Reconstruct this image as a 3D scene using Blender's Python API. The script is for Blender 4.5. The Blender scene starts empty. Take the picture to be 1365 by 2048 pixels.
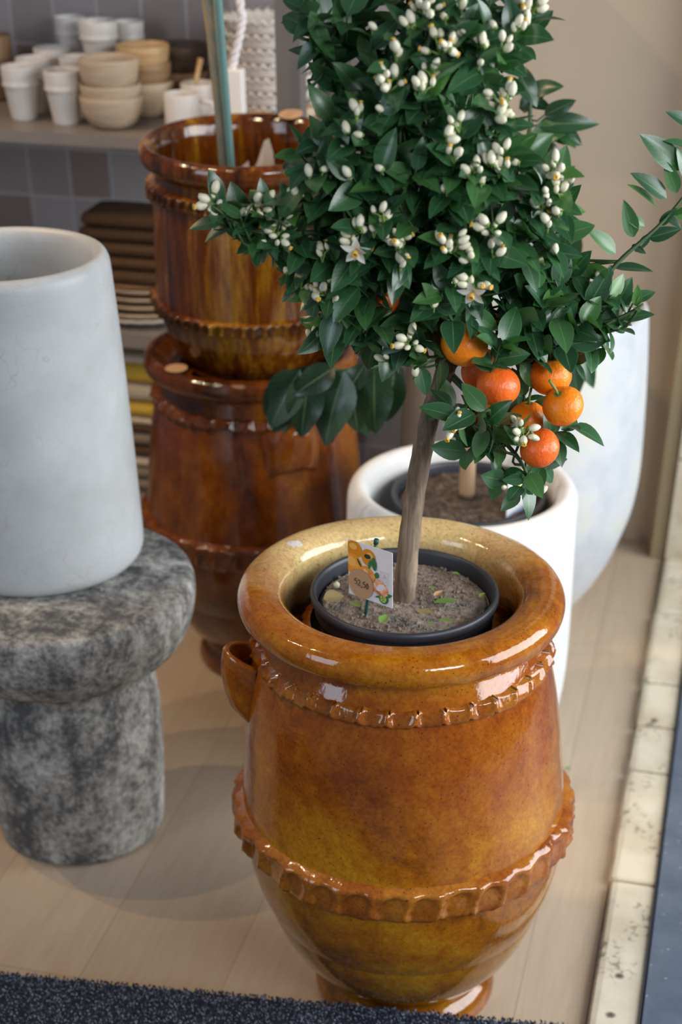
import bpy, math, random
from mathutils import Vector, Matrix, noise as mnoise
C = bpy.context.scene.collection
sc = bpy.context.scene
PI = math.pi
# ---------------------------------------------------------------- camera, world, lights, exposure
CAM_H, PITCH, YAW, FPX, PX0, PY0 = 1.543, math.radians(35.6), math.radians(14.2), 2943.0, 682.5, 1589.0
cam = bpy.data.cameras.new('camera'); camo = bpy.data.objects.new('camera', cam); C.objects.link(camo)
camo.location = (0, 0, CAM_H); camo.rotation_euler = (PI / 2 - PITCH, 0, YAW)
cam.sensor_width = 36; cam.lens = 36 * FPX / 2048; cam.shift_y = (PY0 - 1024) / 2048; cam.clip_start = .05
cam.dof.use_dof = True; cam.dof.focus_distance = 1.69; cam.dof.aperture_fstop = 3.9; cam.dof.aperture_blades = 0
sc.camera = camo
sc.view_settings.view_transform = 'Standard'; sc.view_settings.look = 'None'
sc.view_settings.exposure = 0.08; sc.view_settings.gamma = 1; sc.view_settings.use_curve_mapping = False
w = bpy.data.worlds.new('world'); sc.world = w; w.use_nodes = True
w.node_tree.nodes['Background'].inputs[0].default_value = (.80, .84, 1, 1)
w.node_tree.nodes['Background'].inputs[1].default_value = .13
def area(name, loc, target, sx, sy, power, col):
    l = bpy.data.lights.new(name, 'AREA'); l.shape = 'RECTANGLE'; l.size = sx; l.size_y = sy; l.energy = power; l.color = col
    o = bpy.data.objects.new(name, l); C.objects.link(o); o.location = loc
    o.rotation_euler = (Vector(target) - Vector(loc)).to_track_quat('-Z', 'Y').to_euler(); return o
area('display_window_light', (1.35, -.1, 1.95), (-.4, 1.8, .5), 1.1, .55, 30, (.93, .97, 1))
area('side_window_light', (1.9, 2.0, 1.4), (-.5, 1.9, .45), 2.2, 1.6, 92, (.93, .97, 1))
area('shop_door_light', (-2.6, -1.0, 2.0), (-.8, 1.9, .6), 1.2, 2.0, 30, (.74, .86, 1))
def spot(loc, target, power, ang, col=(1, .70, .42), r=.013):
    l = bpy.data.lights.new('ceiling_spot', 'SPOT'); l.energy = power; l.color = col; l.spot_size = math.radians(ang); l.spot_blend = .6; l.shadow_soft_size = r
    o = bpy.data.objects.new('ceiling_spot', l); C.objects.link(o); o.location = loc
    o.rotation_euler = (Vector(target) - Vector(loc)).to_track_quat('-Z', 'Y').to_euler()
spot((-2.2, 2.2, 2.7), (-1.2, 2.9, .9), 60, 60)
spot((-2.0, 1.7, 2.7), (-.8, 2.2, 0), 46, 55)
spot((-1.55, 1.55, 2.75), (-.75, 2.15, 0), 36, 50)
spot((-.9, 1.3, 2.75), (-.15, 3.2, .8), 40, 50)

# ---------------------------------------------------------------- pixel -> place (only to read positions off the photograph at a chosen distance)
Rv = Vector((math.cos(YAW), math.sin(YAW), 0)); Fv = Vector((-math.sin(YAW), math.cos(YAW), 0))
fw = Fv * math.cos(PITCH) + Vector((0, 0, -math.sin(PITCH))); dn = -Fv * math.sin(PITCH) + Vector((0, 0, -math.cos(PITCH)))
CP = Vector((0, 0, CAM_H))
def ray(x, y): return Rv * ((x - PX0) / FPX) + dn * ((y - PY0) / FPX) + fw
def ath(x, y, h): d = ray(x, y); return CP + d * ((h - CAM_H) / d.z)
def aty(x, y, Y): d = ray(x, y); return CP + d * (Y / d.y)
def atD(x, y, D): d = ray(x, y); return CP + d * (D / d.dot(Fv))
def pxm(P): return (P - CP).dot(fw) / FPX          # metres per pixel at P

# ---------------------------------------------------------------- node helpers
class NT:
    def __init__(s, name, **kw):
        s.m = bpy.data.materials.new(name); s.m.use_nodes = True; s.t = s.m.node_tree; s.b = s.t.nodes['Principled BSDF']
        for k, v in kw.items(): s.set(k.replace('_', ' '), v)
    def set(s, k, v):
        i = s.b.inputs[k]
        if hasattr(v, 'is_output'): s.t.links.new(v, i)
        else: i.default_value = (*v, 1) if isinstance(v, tuple) and len(v) == 3 and i.type == 'RGBA' else v
    def node(s, typ, ins=None, **props):
        n = s.t.nodes.new(typ)
        for k, v in props.items(): setattr(n, k, v)
        for k, v in (ins or {}).items():
            i = n.inputs[k]
            if hasattr(v, 'is_output'): s.t.links.new(v, i)
            else: i.default_value = (*v, 1) if isinstance(v, tuple) and len(v) == 3 and i.type == 'RGBA' else v
        return n
    def co(s, scale=(1, 1, 1), loc=(0, 0, 0), rot=(0, 0, 0), kind='Object'):
        c = s.node('ShaderNodeTexCoord').outputs[kind]
        return s.node('ShaderNodeMapping', {0: c, 'Scale': scale, 'Location': loc, 'Rotation': rot}).outputs[0]
    def noise(s, scale, detail=4, rough=.55, vec=None, dist=0):
        return s.node('ShaderNodeTexNoise', {'Vector': vec or s.co(), 'Scale': scale, 'Detail': detail, 'Roughness': rough, 'Distortion': dist}).outputs[0]
    def voro(s, scale, feature='F1', vec=None, rnd=1):
        return s.node('ShaderNodeTexVoronoi', {'Vector': vec or s.co(), 'Scale': scale, 'Randomness': rnd}, feature=feature).outputs[0]
    def ramp(s, fac, stops):
        n = s.node('ShaderNodeValToRGB', {0: fac}); e = n.color_ramp.elements
        while len(e) < len(stops): e.new(.5)
        for q, (p, c) in zip(e, stops):
            q.position = p; q.color = (*c, 1) if isinstance(c, tuple) else (c, c, c, 1)
        return n.outputs[0]
    def mix(s, f, a, b, mode='MIX'):
        n = s.node('ShaderNodeMix', data_type='RGBA', blend_type=mode)
        for i, v in ((0, f), (6, a), (7, b)):
            if hasattr(v, 'is_output'): s.t.links.new(v, n.inputs[i])
            else: n.inputs[i].default_value = (*v, 1) if isinstance(v, tuple) else v
        return n.outputs[2]
    def math(s, op, a, b=0, c=0):
        return s.node('ShaderNodeMath', {0: a, 1: b, 2: c}, operation=op).outputs[0]
    def sep(s, vec): return s.node('ShaderNodeSeparateXYZ', {0: vec}).outputs
    def dist(s, p, vec=None): return s.node('ShaderNodeVectorMath', {0: vec or s.co(), 1: p}, operation='DISTANCE').outputs['Value']
    def bump(s, h, strength=.3, d=.002):
        b = s.node('ShaderNodeBump', {'Strength': strength, 'Distance': d, 'Height': h})
        if s.b.inputs['Normal'].is_linked: s.t.links.new(s.b.inputs['Normal'].links[0].from_socket, b.inputs['Normal'])
        s.t.links.new(b.outputs[0], s.b.inputs['Normal'])
def plain(name, col, rough=.5, var=.12, scale=30, bump=0, **kw):
    n = NT(name, Roughness=rough, **kw)
    f = n.noise(scale)
    n.set('Base Color', n.mix(f, tuple(c * (1 - var) for c in col), tuple(min(1, c * (1 + var)) for c in col)))
    if bump: n.bump(n.noise(scale * 6), bump, .001)
    return n.m

def glaze(name, dark, mid, light, streak=1.0, pale=None, chip=None, seed=0, specks=True, rough=.09, k=1.0, st=(.34, .49, .68), zones=None):
    n = NT(name, Roughness=rough, IOR=1.5); n.set('Coat Weight', .35); n.set('Coat Roughness', .06)
    v = n.co(scale=(1, 1, streak), loc=(seed, seed, seed))
    big = n.noise(5.5 * k, 5, .6, v, .6); fine = n.noise(42 * k, 4, .65, v)
    f = n.math('ADD', n.math('MULTIPLY', big, .68), n.math('MULTIPLY', fine, .32))
    col = n.ramp(f, [(st[0], dark), (st[1], mid), (st[2], light)])
    if zones:                                  # the glaze itself changes down the jar
        zz = n.math('ADD', n.sep(n.co())[2], n.math('MULTIPLY', n.math('SUBTRACT', n.noise(7, 4, .6), .5), .22))
        col = n.mix(1.0, col, n.ramp(zz, [(p_, c_) for p_, c_ in zones]), 'MULTIPLY')
    if pale:                                   # paler glaze on one side of the rim
        p, rad, pc = pale
        d = n.math('ADD', n.dist(p), n.math('MULTIPLY', n.math('SUBTRACT', n.noise(14, 5, .65), .5), .16))
        col = n.mix(n.ramp(d, [(rad * .62, 1.0), (rad * 1.05, 0.0)]), col, n.mix(fine, pc, tuple(c * .66 for c in pc)))
    if specks:
        sp = n.voro(150); pick = n.noise(60, 2)
        m = n.math('MULTIPLY', n.math('LESS_THAN', sp, .16), n.math('GREATER_THAN', pick, .50))
        col = n.mix(n.math('MULTIPLY', m, .7), col, (.04, .018, .008))
        wv = n.node('ShaderNodeVectorMath', {0: n.co(loc=(3, 1, seed)), 1: n.node('ShaderNodeVectorMath', {0: n.node('ShaderNodeTexNoise', {'Vector': n.co(), 'Scale': 45.0, 'Detail': 4.0}).outputs[1], 3: .035}, operation='SCALE').outputs[0]}, operation='ADD').outputs[0]
        cr = n.voro(19, 'DISTANCE_TO_EDGE', wv)
        m = n.math('MULTIPLY', n.math('LESS_THAN', cr, .008), n.math('GREATER_THAN', n.noise(23, 5, .75), .65))
        col = n.mix(m, col, (.035, .015, .006)); n.bump(m, -.6, .002)
    if chip:
        d = n.math('ADD', n.dist(chip), n.math('MULTIPLY', n.noise(70, 3), .02))
        col = n.mix(n.math('LESS_THAN', d, .0225), col, (.72, .70, .74))
    col = n.mix(1.0, col, n.ramp(n.noise(210, 3, .7), [(.36, .80), (.5, 1.0), (.66, 1.16)]), 'MULTIPLY')
    n.set('Base Color', col)
    n.bump(n.noise(130, 2), .12, .001); n.bump(n.noise(22, 4, .55, v), .38, .005)
    return n.m
M = {}
M['amber'] = glaze('amber_glaze', (.13, .030, .003), (.31, .090, .004), (.47, .200, .010), 1.0,
                   pale=((-.11, .17, .665), .25, (.80, .58, .26)), chip=(-.180, .062, .672), zones=((0, (.95, .95, .7)), (.10, (.72, .85, .75)), (.24, (1.08, 1.28, 1.0)), (.38, (1.10, 1.16, 1.0)), (.50, (.92, .78, .8)), (.60, (.78, .60, .65)), (.66, (1.08, 1.05, 1.0))))
M['amber_band'] = glaze('amber_band_glaze', (.12, .026, .003), (.27, .072, .007), (.46, .18, .02), 1.0, seed=2)
M['brown'] = glaze('brown_glaze', (.040, .009, .002), (.145, .036, .004), (.33, .11, .009), .6, seed=5, st=(.36, .50, .70))
M['streak'] = glaze('streaked_glaze', (.030, .008, .002), (.115, .029, .003), (.38, .19, .012), .11, seed=9, specks=False, k=2.6, st=(.40, .52, .68))
M['kraft'] = plain('kraft_sticker', (.50, .31, .17), .8, .1, 200)
M['ink'] = plain('dark_ink', (.03, .025, .03), .6)

n = NT('crackle_ceramic', Roughness=.42)
v = n.co(); vw = n.node('ShaderNodeVectorMath', {0: v, 1: n.node('ShaderNodeVectorMath', {0: n.node('ShaderNodeTexNoise', {'Vector': v, 'Scale': 14.0}).outputs[1], 3: .10}, operation='SCALE').outputs[0]}, operation='ADD').outputs[0]
e1 = n.voro(25, 'DISTANCE_TO_EDGE', vw); e2 = n.voro(64, 'DISTANCE_TO_EDGE', vw)
base = n.ramp(n.noise(9, 4), [(.35, (.43, .445, .45)), (.6, (.51, .535, .55))])
c1 = n.math('MULTIPLY', n.ramp(e1, [(0, 1.0), (.016, 0.0)]), n.ramp(n.noise(9), [(.42, 0.0), (.62, .42)]))
c2 = n.math('MULTIPLY', n.ramp(e2, [(0, 1.0), (.03, 0.0)]), n.ramp(n.noise(5, vec=n.co(loc=(4, 2, 1))), [(.40, 0.0), (.62, .36)]))
n.set('Base Color', n.mix(c2, n.mix(c1, base, (.33, .25, .16)), (.36, .29, .20))); M['crackle'] = n.m

n = NT('white_fibrestone', Roughness=.5)
n.set('Base Color', n.ramp(n.noise(6, 5, .6), [(.3, (.66, .655, .64)), (.65, (.76, .755, .74))])); n.bump(n.noise(60), .08, .001); M['white_pot'] = n.m
n = NT('pale_stone_vase', Roughness=.6)
n.set('Base Color', n.ramp(n.noise(7, 6, .62), [(.34, (.45, .47, .50)), (.5, (.54, .555, .57)), (.62, (.58, .58, .51))])); n.bump(n.noise(50), .1, .001); M['vase'] = n.m

n = NT('weathered_concrete', Roughness=.85)
a = n.noise(13, 10, .76, n.co(scale=(1, 1, .6)), .3); b2 = n.noise(85, 6, .8); c3 = n.noise(26, 6, .7, n.co(scale=(.25, 1, 1), rot=(0, 0, .5)), .2)
f = n.math('ADD', n.math('MULTIPLY', a, .54), n.math('ADD', n.math('MULTIPLY', b2, .36), n.math('MULTIPLY', c3, .12)))
n.set('Base Color', n.ramp(f, [(.445, (.075, .075, .08)), (.485, (.15, .148, .14)), (.515, (.26, .25, .23)), (.56, (.40, .39, .365)), (.60, (.56, .55, .52))]))
n.bump(b2, .5, .003); n.bump(a, .4, .006); M['concrete'] = n.m

n = NT('oak_plank_floor', Roughness=.36)
g = n.node('ShaderNodeNewGeometry').outputs['Position']
mp = n.node('ShaderNodeMapping', {0: g, 'Rotation': (0, 0, PI / 2), 'Location': (0, 0, 0)}).outputs[0]     # rows run along Y
xyz = n.sep(g)
vv = n.node('ShaderNodeCombineXYZ', {0: n.math('ADD', xyz[1], -2.21 + 3 * 1.38), 1: n.math('ADD', xyz[0], .58 + 20 * .22)}).outputs[0]
br = n.node('ShaderNodeTexBrick', {'Vector': vv, 'Color1': (.50, .395, .29), 'Color2': (.445, .345, .25), 'Mortar': (.33, .25, .175), 'Scale': 1.0, 'Mortar Size': .0012, 'Mortar Smooth': .3, 'Bias': 0.0, 'Brick Width': 1.38, 'Row Height': .22}, offset=.5)
gr = n.noise(9, 7, .62, n.node('ShaderNodeMapping', {0: g, 'Scale': (4.5, .42, 1)}).outputs[0], 1.6)
gr2 = n.noise(90, 3, .6, n.node('ShaderNodeMapping', {0: g, 'Scale': (2.2, .09, 1)}).outputs[0])
col = n.mix(n.ramp(gr, [(.35, .0), (.65, .38)]), br.outputs[0], (.37, .265, .175))
col = n.mix(n.ramp(gr2, [(.5, 0.0), (.75, .16)]), col, (.66, .55, .42))
n.set('Base Color', col); n.bump(gr2, .04, .0006); M['floor'] = n.m

def tile_mat():
    n = NT('zellige_tiles', Roughness=.3); g = n.node('ShaderNodeNewGeometry').outputs['Position']; x = n.sep(g)
    vv = n.node('ShaderNodeCombineXYZ', {0: n.math('ADD', x[0], 1.562 + 3), 1: n.math('ADD', x[2], 10 * .105 - .694)}).outputs[0]
    br = n.node('ShaderNodeTexBrick', {'Vector': vv, 'Color1': (.0, .0, .0), 'Color2': (1, 1, 1), 'Mortar': (.5, .5, .5), 'Scale': 1.0, 'Mortar Size': .0034, 'Mortar Smooth': .2, 'Bias': 0.0, 'Brick Width': .1, 'Row Height': .105}, offset=0)
    t = n.ramp(br.outputs[0], [(.05, (.23, .17, .145)), (.2, (.275, .23, .22)), (.6, (.30, .265, .26)), (.9, (.33, .295, .29))])
    n.set('Base Color', n.mix(br.outputs[1], t, (.40, .365, .36))); n.bump(n.noise(14, 2), .3, .006)
    n.bump(br.outputs[1], -.3, .002); return n.m
M['tile'] = tile_mat()
M['beige_wall'] = plain('beige_plaster', (.47, .38, .285), .85, .05, 7, .1)
M['trim'] = plain('warm_plaster_edge', (.27, .205, .115), .8, .06, 12)
M['pink_trim'] = plain('pale_plaster_edge', (.55, .45, .40), .8, .05, 9)

n = NT('limestone', Roughness=.8)
col = n.ramp(n.noise(8, 6, .62), [(.34, (.50, .43, .31)), (.6, (.64, .58, .45))])
pit = n.math('MULTIPLY', n.ramp(n.noise(85, 5, .75), [(.53, 0.0), (.60, 1.0)]), n.ramp(n.noise(11, 3, .5, n.co(loc=(.4, .3, 0))), [(.54, 0.0), (.60, 1.0)]))
col = n.mix(n.math('MULTIPLY', pit, .8), col, (.15, .13, .09))
for p in (ath(1240, 1952, .02), ath(1310, 1441, .02), ath(1222, 2030, .02)):
    d = n.math('ADD', n.dist(tuple(p)), n.math('MULTIPLY', n.noise(180, 2), .006))
    m = n.ramp(d, [(.0072, 1.0), (.0105, 0.0)]); col = n.mix(m, col, (.06, .05, .035)); n.bump(m, -1, .006)
n.set('Base Color', col); n.bump(pit, -.5, .003); M['limestone'] = n.m
n = NT('blue_slate', Roughness=.45)
sc1 = n.ramp(n.noise(40, 4, .7, n.co(scale=(.25, 3, 1), rot=(0, 0, .6))), [(.66, 0.0), (.72, 1.0)])
col = n.ramp(n.noise(12, 6, .6), [(.35, (.075, .098, .140)), (.65, (.115, .145, .195))])
n.set('Base Color', n.mix(n.math('MULTIPLY', sc1, .35), n.mix(n.math('LESS_THAN', n.voro(60), .09), col, (.35, .37, .42)), (.30, .33, .40))); n.bump(n.noise(40), .2, .002); M['slate'] = n.m

def fleck():
    n = NT('flecked_carpet', Roughness=.95)
    a = n.node('ShaderNodeAttribute', attribute_name='rnd').outputs['Fac']
    n.set('Base Color', n.ramp(a, [(.0, (.006, .008, .014)), (.5, (.014, .018, .030)), (.70, (.05, .06, .095)), (1, (.24, .27, .36))])); return n.m
M['pile'] = fleck(); M['carpet'] = plain('carpet_backing', (.012, .015, .024), .95, .4, 300)
M['black_plastic'] = plain('charcoal_plastic', (.030, .033, .042), .42, .1, 40, .05)
n = NT('potting_soil', Roughness=.95)
f = n.math('ADD', n.math('MULTIPLY', n.noise(24, 6, .7), .5), n.math('MULTIPLY', n.noise(160, 4, .8), .5))
n.set('Base Color', n.ramp(f, [(.36, (.11, .085, .065)), (.5, (.27, .215, .175)), (.62, (.43, .365, .31))])); n.bump(n.noise(260, 5, .8), .9, .004); M['soil'] = n.m
n = NT('damp_soil', Roughness=.95); f = n.noise(75, 7, .8)
n.set('Base Color', n.ramp(f, [(.38, (.035, .024, .017)), (.52, (.13, .092, .066)), (.66, (.27, .20, .15))])); n.bump(f, .8, .006); M['soil_dark'] = n.m
n = NT('bark', Roughness=.85)
f = n.noise(30, 7, .7, n.co(scale=(3, 3, .35)), .5); n.set('Base Color', n.ramp(f, [(.35, (.09, .06, .04)), (.5, (.19, .135, .09)), (.66, (.32, .24, .17))])); n.bump(f, .6, .004); M['bark'] = n.m
n = NT('dark_bark', Roughness=.85)
f = n.noise(40, 7, .7, n.co(scale=(3, 3, .4)), .5); n.set('Base Color', n.ramp(f, [(.35, (.03, .022, .016)), (.65, (.12, .085, .06))])); n.bump(f, .6, .004); M['dark_bark'] = n.m
M['twig'] = plain('green_twig', (.035, .075, .022), .55, .3, 90)
M['tan_stem'] = plain('tan_stem', (.36, .24, .14), .7, .15, 50)

def leaf_mat(name, c0, c1, c2, rib, edge=True, rough=.32):
    n = NT(name, Roughness=rough); n.set('Specular IOR Level', .6); n.set('Coat Weight', .25); n.set('Coat Roughness', .25)
    uv = n.sep(n.node('ShaderNodeTexCoord').outputs['UV']); r = n.node('ShaderNodeAttribute', attribute_name='rnd').outputs['Fac']
    col = n.ramp(r, [(.0, c0), (.6, c1), (1, c2)])
    u = n.math('ABSOLUTE', n.math('SUBTRACT', uv[0], .5))
    vein = n.math('ABSOLUTE', n.math('SINE', n.math('MULTIPLY', n.math('ADD', uv[1], n.math('MULTIPLY', u, -.5)), 28)))
    col = n.mix(n.math('MULTIPLY', n.math('LESS_THAN', vein, .10), .25), col, rib)
    col = n.mix(n.math('MULTIPLY', n.math('LESS_THAN', u, .022), .7), col, rib)
    if edge: col = n.mix(n.math('MULTIPLY', n.math('GREATER_THAN', u, .47), .45), col, rib)
    back = n.node('ShaderNodeNewGeometry').outputs['Backfacing']
    col = n.mix(n.math('MULTIPLY', back, .6), col, (.10, .19, .09))
    n.set('Base Color', col); n.bump(n.math('MINIMUM', vein, .3), .12, .001)
    tr = n.node('ShaderNodeBsdfTranslucent', {0: n.mix(1.0, col, (1.6, 2.2, .6), 'MULTIPLY')})
    ms = n.node('ShaderNodeMixShader', {0: .13, 1: n.b.outputs[0], 2: tr.outputs[0]})
    n.t.links.new(ms.outputs[0], n.t.nodes['Material Output'].inputs[0]); return n.m
M['leaf'] = leaf_mat('citrus_leaf', (.017, .062, .030), (.033, .112, .042), (.085, .21, .05), (.13, .25, .08))
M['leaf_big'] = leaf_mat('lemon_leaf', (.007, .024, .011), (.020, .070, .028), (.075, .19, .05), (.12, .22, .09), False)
M['leaf_fallen'] = leaf_mat('fallen_green_leaf', (.12, .22, .04), (.16, .27, .05), (.2, .3, .06), (.3, .4, .15), False, .5)
M['leaf_dry'] = leaf_mat('fallen_dry_leaf', (.30, .24, .12), (.34, .28, .14), (.4, .34, .2), (.22, .15, .08), True, .6)
M['bud'] = plain('cream_bud', (.74, .70, .52), .45, .10, 120)
M['anther'] = plain('yellow_anther', (.72, .44, .07), .6, .2, 200)
M['petal'] = plain('white_petal', (.82, .80, .70), .5, .05, 100)
M['calyx'] = plain('green_calyx', (.16, .26, .06), .55, .2, 150)
M['pink_bud'] = plain('pink_bud', (.50, .06, .16), .5, .2, 80)
def peel(name, a, b):
    n = NT(name, Roughness=.36); n.set('Subsurface Weight', .08); n.set('Subsurface Radius', (.01, .004, .001)); n.set('Subsurface Scale', .3)
    n.set('Base Color', n.ramp(n.noise(30, 3), [(.35, a), (.65, b)])); n.bump(n.noise(240, 2, .5), .38, .0024); n.bump(n.voro(330), .12, .001); return n.m
M['orange'] = peel('tangerine_peel', (.90, .21, .006), (.92, .26, .009)); M['red_orange'] = peel('red_tangerine_peel', (.86, .12, .014), (.90, .17, .018))
M['green_fruit'] = plain('unripe_peel', (.03, .05, .02), .35, .3, 60, .2)

M['stake_green'] = plain('teal_plant_stake', (.11, .22, .21), .5, .1, 40)
n = NT('mottled_bamboo', Roughness=.6)
n.set('Base Color', n.ramp(n.noise(12, 5, .7, n.co(scale=(2, 2, .6))), [(.36, (.13, .15, .13)), (.52, (.22, .21, .16)), (.62, (.36, .24, .12))])); M['bamboo'] = n.m
M['dark_green'] = plain('dark_green_plastic', (.01, .07, .05), .4)
M['card'] = plain('white_card', (.83, .83, .86), .35, .02)
M['pink_card'] = plain('pale_lilac_print', (.72, .72, .79), .4, .02)
M['print_orange'] = NT('printed_orange', Roughness=.4).m
n = NT('printed_orange_fruit', Roughness=.4); n.set('Base Color', n.ramp(n.noise(90, 4), [(.3, (.78, .25, .02)), (.7, (.92, .48, .06))])); M['print_orange'] = n.m
n = NT('printed_pulp', Roughness=.4); n.set('Base Color', n.ramp(n.noise(160, 3), [(.35, (.80, .22, .08)), (.65, (.95, .66, .45))])); M['print_pulp'] = n.m
M['print_green'] = plain('printed_green', (.03, .20, .08), .4, .5, 160); M['print_dark'] = plain('printed_dark_green', (.008, .06, .04), .4, .2, 100)
M['print_lime'] = plain('printed_lime', (.35, .50, .06), .4, .5, 120)
M['print_yellow'] = plain('printed_yellow', (.8, .6, .1), .4, .1, 120); M['print_blue'] = plain('printed_blue_grey', (.30, .42, .58), .4, .1, 60)

M['white_cer'] = plain('white_earthenware', (.75, .70, .65), .35, .04, 25)
n = NT('pale_turned_wood', Roughness=.55)
n.set('Base Color', n.ramp(n.noise(14, 6, .6, n.co(scale=(.8, .8, 4)), 1.2), [(.3, (.44, .32, .21)), (.7, (.62, .49, .35))])); M['wood'] = n.m
n = NT('brown_turned_wood', Roughness=.5)
n.set('Base Color', n.ramp(n.noise(14, 6, .6, n.co(scale=(.8, .8, 4)), 1.2), [(.3, (.24, .13, .06)), (.7, (.40, .25, .13))])); M['wood_mid'] = n.m
n = NT('dark_turned_wood', Roughness=.5)
n.set('Base Color', n.ramp(n.noise(14, 6, .6, n.co(scale=(.8, .8, 4)), 1.2), [(.3, (.045, .028, .02)), (.7, (.12, .075, .05))])); M['wood_dark'] = n.m
n = NT('golden_wood', Roughness=.45)
n.set('Base Color', n.ramp(n.noise(14, 6, .6, n.co(scale=(.8, .8, 4)), 1.2), [(.3, (.48, .29, .13)), (.7, (.62, .42, .21))])); M['wood_gold'] = n.m
M['post'] = plain('dark_grey_metal', (.135, .118, .11), .45, .06, 30)
M['metal'] = plain('grey_brown_metal', (.25, .215, .19), .42, .06, 30)
def weave(name, a, b):
    n = NT(name, Roughness=.9); n.set('Base Color', n.mix(n.noise(60, 5, .7), a, b)); n.bump(n.noise(400, 2), .4, .001); return n.m
M['brown_cloth'] = weave('brown_cloth', (.055, .024, .008), (.12, .058, .02)); M['beige_cloth'] = weave('beige_cloth', (.50, .40, .28), (.62, .52, .39))
M['yellow_cloth'] = weave('yellow_cloth', (.55, .34, .03), (.66, .44, .06)); M['taupe_cloth'] = weave('taupe_cloth', (.20, .15, .11), (.29, .23, .17))
M['rope'] = weave('white_rope', (.66, .60, .60), (.76, .72, .72))

# ---------------------------------------------------------------- mesh helpers
class MB:
    def __init__(s): s.v = []; s.f = []; s.mi = []; s.uv = {}; s.r = []
    def vert(s, p, r=.5): s.v.append(tuple(p)); s.r.append(r); return len(s.v) - 1
    def face(s, idx, mi=0, uv=None):
        if uv: s.uv[len(s.f)] = uv
        s.f.append(tuple(idx)); s.mi.append(mi)
    def build(s, name, mats, parent=None, smooth=True, loc=None):
        me = bpy.data.meshes.new(name); me.from_pydata(s.v, [], s.f)
        for m in (mats if isinstance(mats, (list, tuple)) else [mats]): me.materials.append(m)
        me.polygons.foreach_set('material_index', s.mi); me.polygons.foreach_set('use_smooth', [smooth] * len(s.f))
        at = me.attributes.new('rnd', 'FLOAT', 'POINT'); at.data.foreach_set('value', s.r)
        if s.uv:
            l = me.uv_layers.new(name='UVMap')
            for p in me.polygons:
                q = s.uv.get(p.index)
                if q:
                    for k, li in enumerate(p.loop_indices): l.data[li].uv = q[k]
        me.update(); me.validate()
        o = bpy.data.objects.new(name, me); C.objects.link(o)
        if parent: o.parent = parent
        if loc: o.location = loc
        return o
    def grid(s, rows, wrap=True, mi=0, r=.5):       # rows of points -> quads
        ids = [[s.vert(p, r) for p in row] for row in rows]; m = len(ids[0])
        for a, b in zip(ids, ids[1:]):
            for k in range(m if wrap else m - 1):
                k2 = (k + 1) % m; s.face((a[k], a[k2], b[k2], b[k]), mi)
        return ids
    def cap(s, ring, mi=0, flip=False): s.face(ring[::-1] if flip else ring, mi)
    def box(s, c, d, mi=0, rot=None):
        cx, cy, cz = c; a, b, h = d[0] / 2, d[1] / 2, d[2] / 2
        pts = [Vector((sx * a, sy * b, sz * h)) for sz in (-1, 1) for sx, sy in ((-1, -1), (1, -1), (1, 1), (-1, 1))]
        if rot: pts = [rot @ p for p in pts]
        i = [s.vert(p + Vector(c)) for p in pts]
        for q in ((3, 2, 1, 0), (4, 5, 6, 7), (0, 1, 5, 4), (1, 2, 6, 5), (2, 3, 7, 6), (3, 0, 4, 7)): s.face([i[k] for k in q], mi)
    def lathe(s, prof, n=64, c=(0, 0, 0), mi=0, closed=True, fn=None, r=.5):
        rows = []
        for (rad, z) in prof:
            row = []
            for k in range(n):
                a = 2 * PI * k / n; rr, zz = fn(rad, z, a) if fn else (rad, z)
                row.append((c[0] + rr * math.cos(a), c[1] + rr * math.sin(a), c[2] + zz))
            rows.append(row)
        ids = s.grid(rows, True, mi, r)
        if closed: s.cap(ids[0], mi, True); s.cap(ids[-1], mi)
        return ids
    def tube(s, pts, rad, n=8, mi=0, caps=True, flat=1.0, r=.5):
        pts = [Vector(p) for p in pts]; rows = []; prev = None
        for i, p in enumerate(pts):
            t = (pts[min(i + 1, len(pts) - 1)] - pts[max(i - 1, 0)]).normalized()
            if prev is None:
                u = t.orthogonal().normalized()
            else:
                u = prev - t * prev.dot(t); u = u.normalized() if u.length > 1e-6 else t.orthogonal().normalized()
            prev = u; w = t.cross(u); rr = rad[i] if isinstance(rad, (list, tuple)) else rad
            rows.append([p + (u * math.cos(2 * PI * k / n) + w * math.sin(2 * PI * k / n) * flat) * rr for k in range(n)])
        ids = s.grid(rows, True, mi, r)
        if caps: s.cap(ids[0], mi, True); s.cap(ids[-1], mi)
def spline(pts, n):                                # Catmull-Rom through tuples of any length
    pts = [tuple(p) for p in pts]; out = []; P = [pts[0]] + pts + [pts[-1]]
    for i in range(len(pts) - 1):
        a, b, c, d = P[i:i + 4]
        for k in range(n):
            t = k / n
            out.append(tuple(.5 * (2 * q + (r_ - p) * t + (2 * p - 5 * q + 4 * r_ - s_) * t * t + (3 * q - p - 3 * r_ + s_) * t ** 3) for p, q, r_, s_ in zip(a, b, c, d)))
    out.append(pts[-1]); return out
def tag(o, label=None, cat=None, group=None, kind=None):
    for k, v in (('label', label), ('category', cat), ('group', group), ('kind', kind)):
        if v: o[k] = v
    return o
def thing(name, label, cat, loc=(0, 0, 0), rz=0, group=None):
    o = bpy.data.objects.new(name, None); C.objects.link(o); o.empty_display_size = .03; o.location = loc; o.rotation_euler = (0, 0, rz)
    return tag(o, label, cat, group)
def struct(o): o['kind'] = 'structure'; return o
def wobble(amp, sc_, seed=0):
    def fn(r, z, a):
        q = mnoise.noise(Vector((math.cos(a) * sc_ + seed, math.sin(a) * sc_, z * 6 * sc_ / 2)))
        return r * (1 + amp * q), z
    return fn

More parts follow.
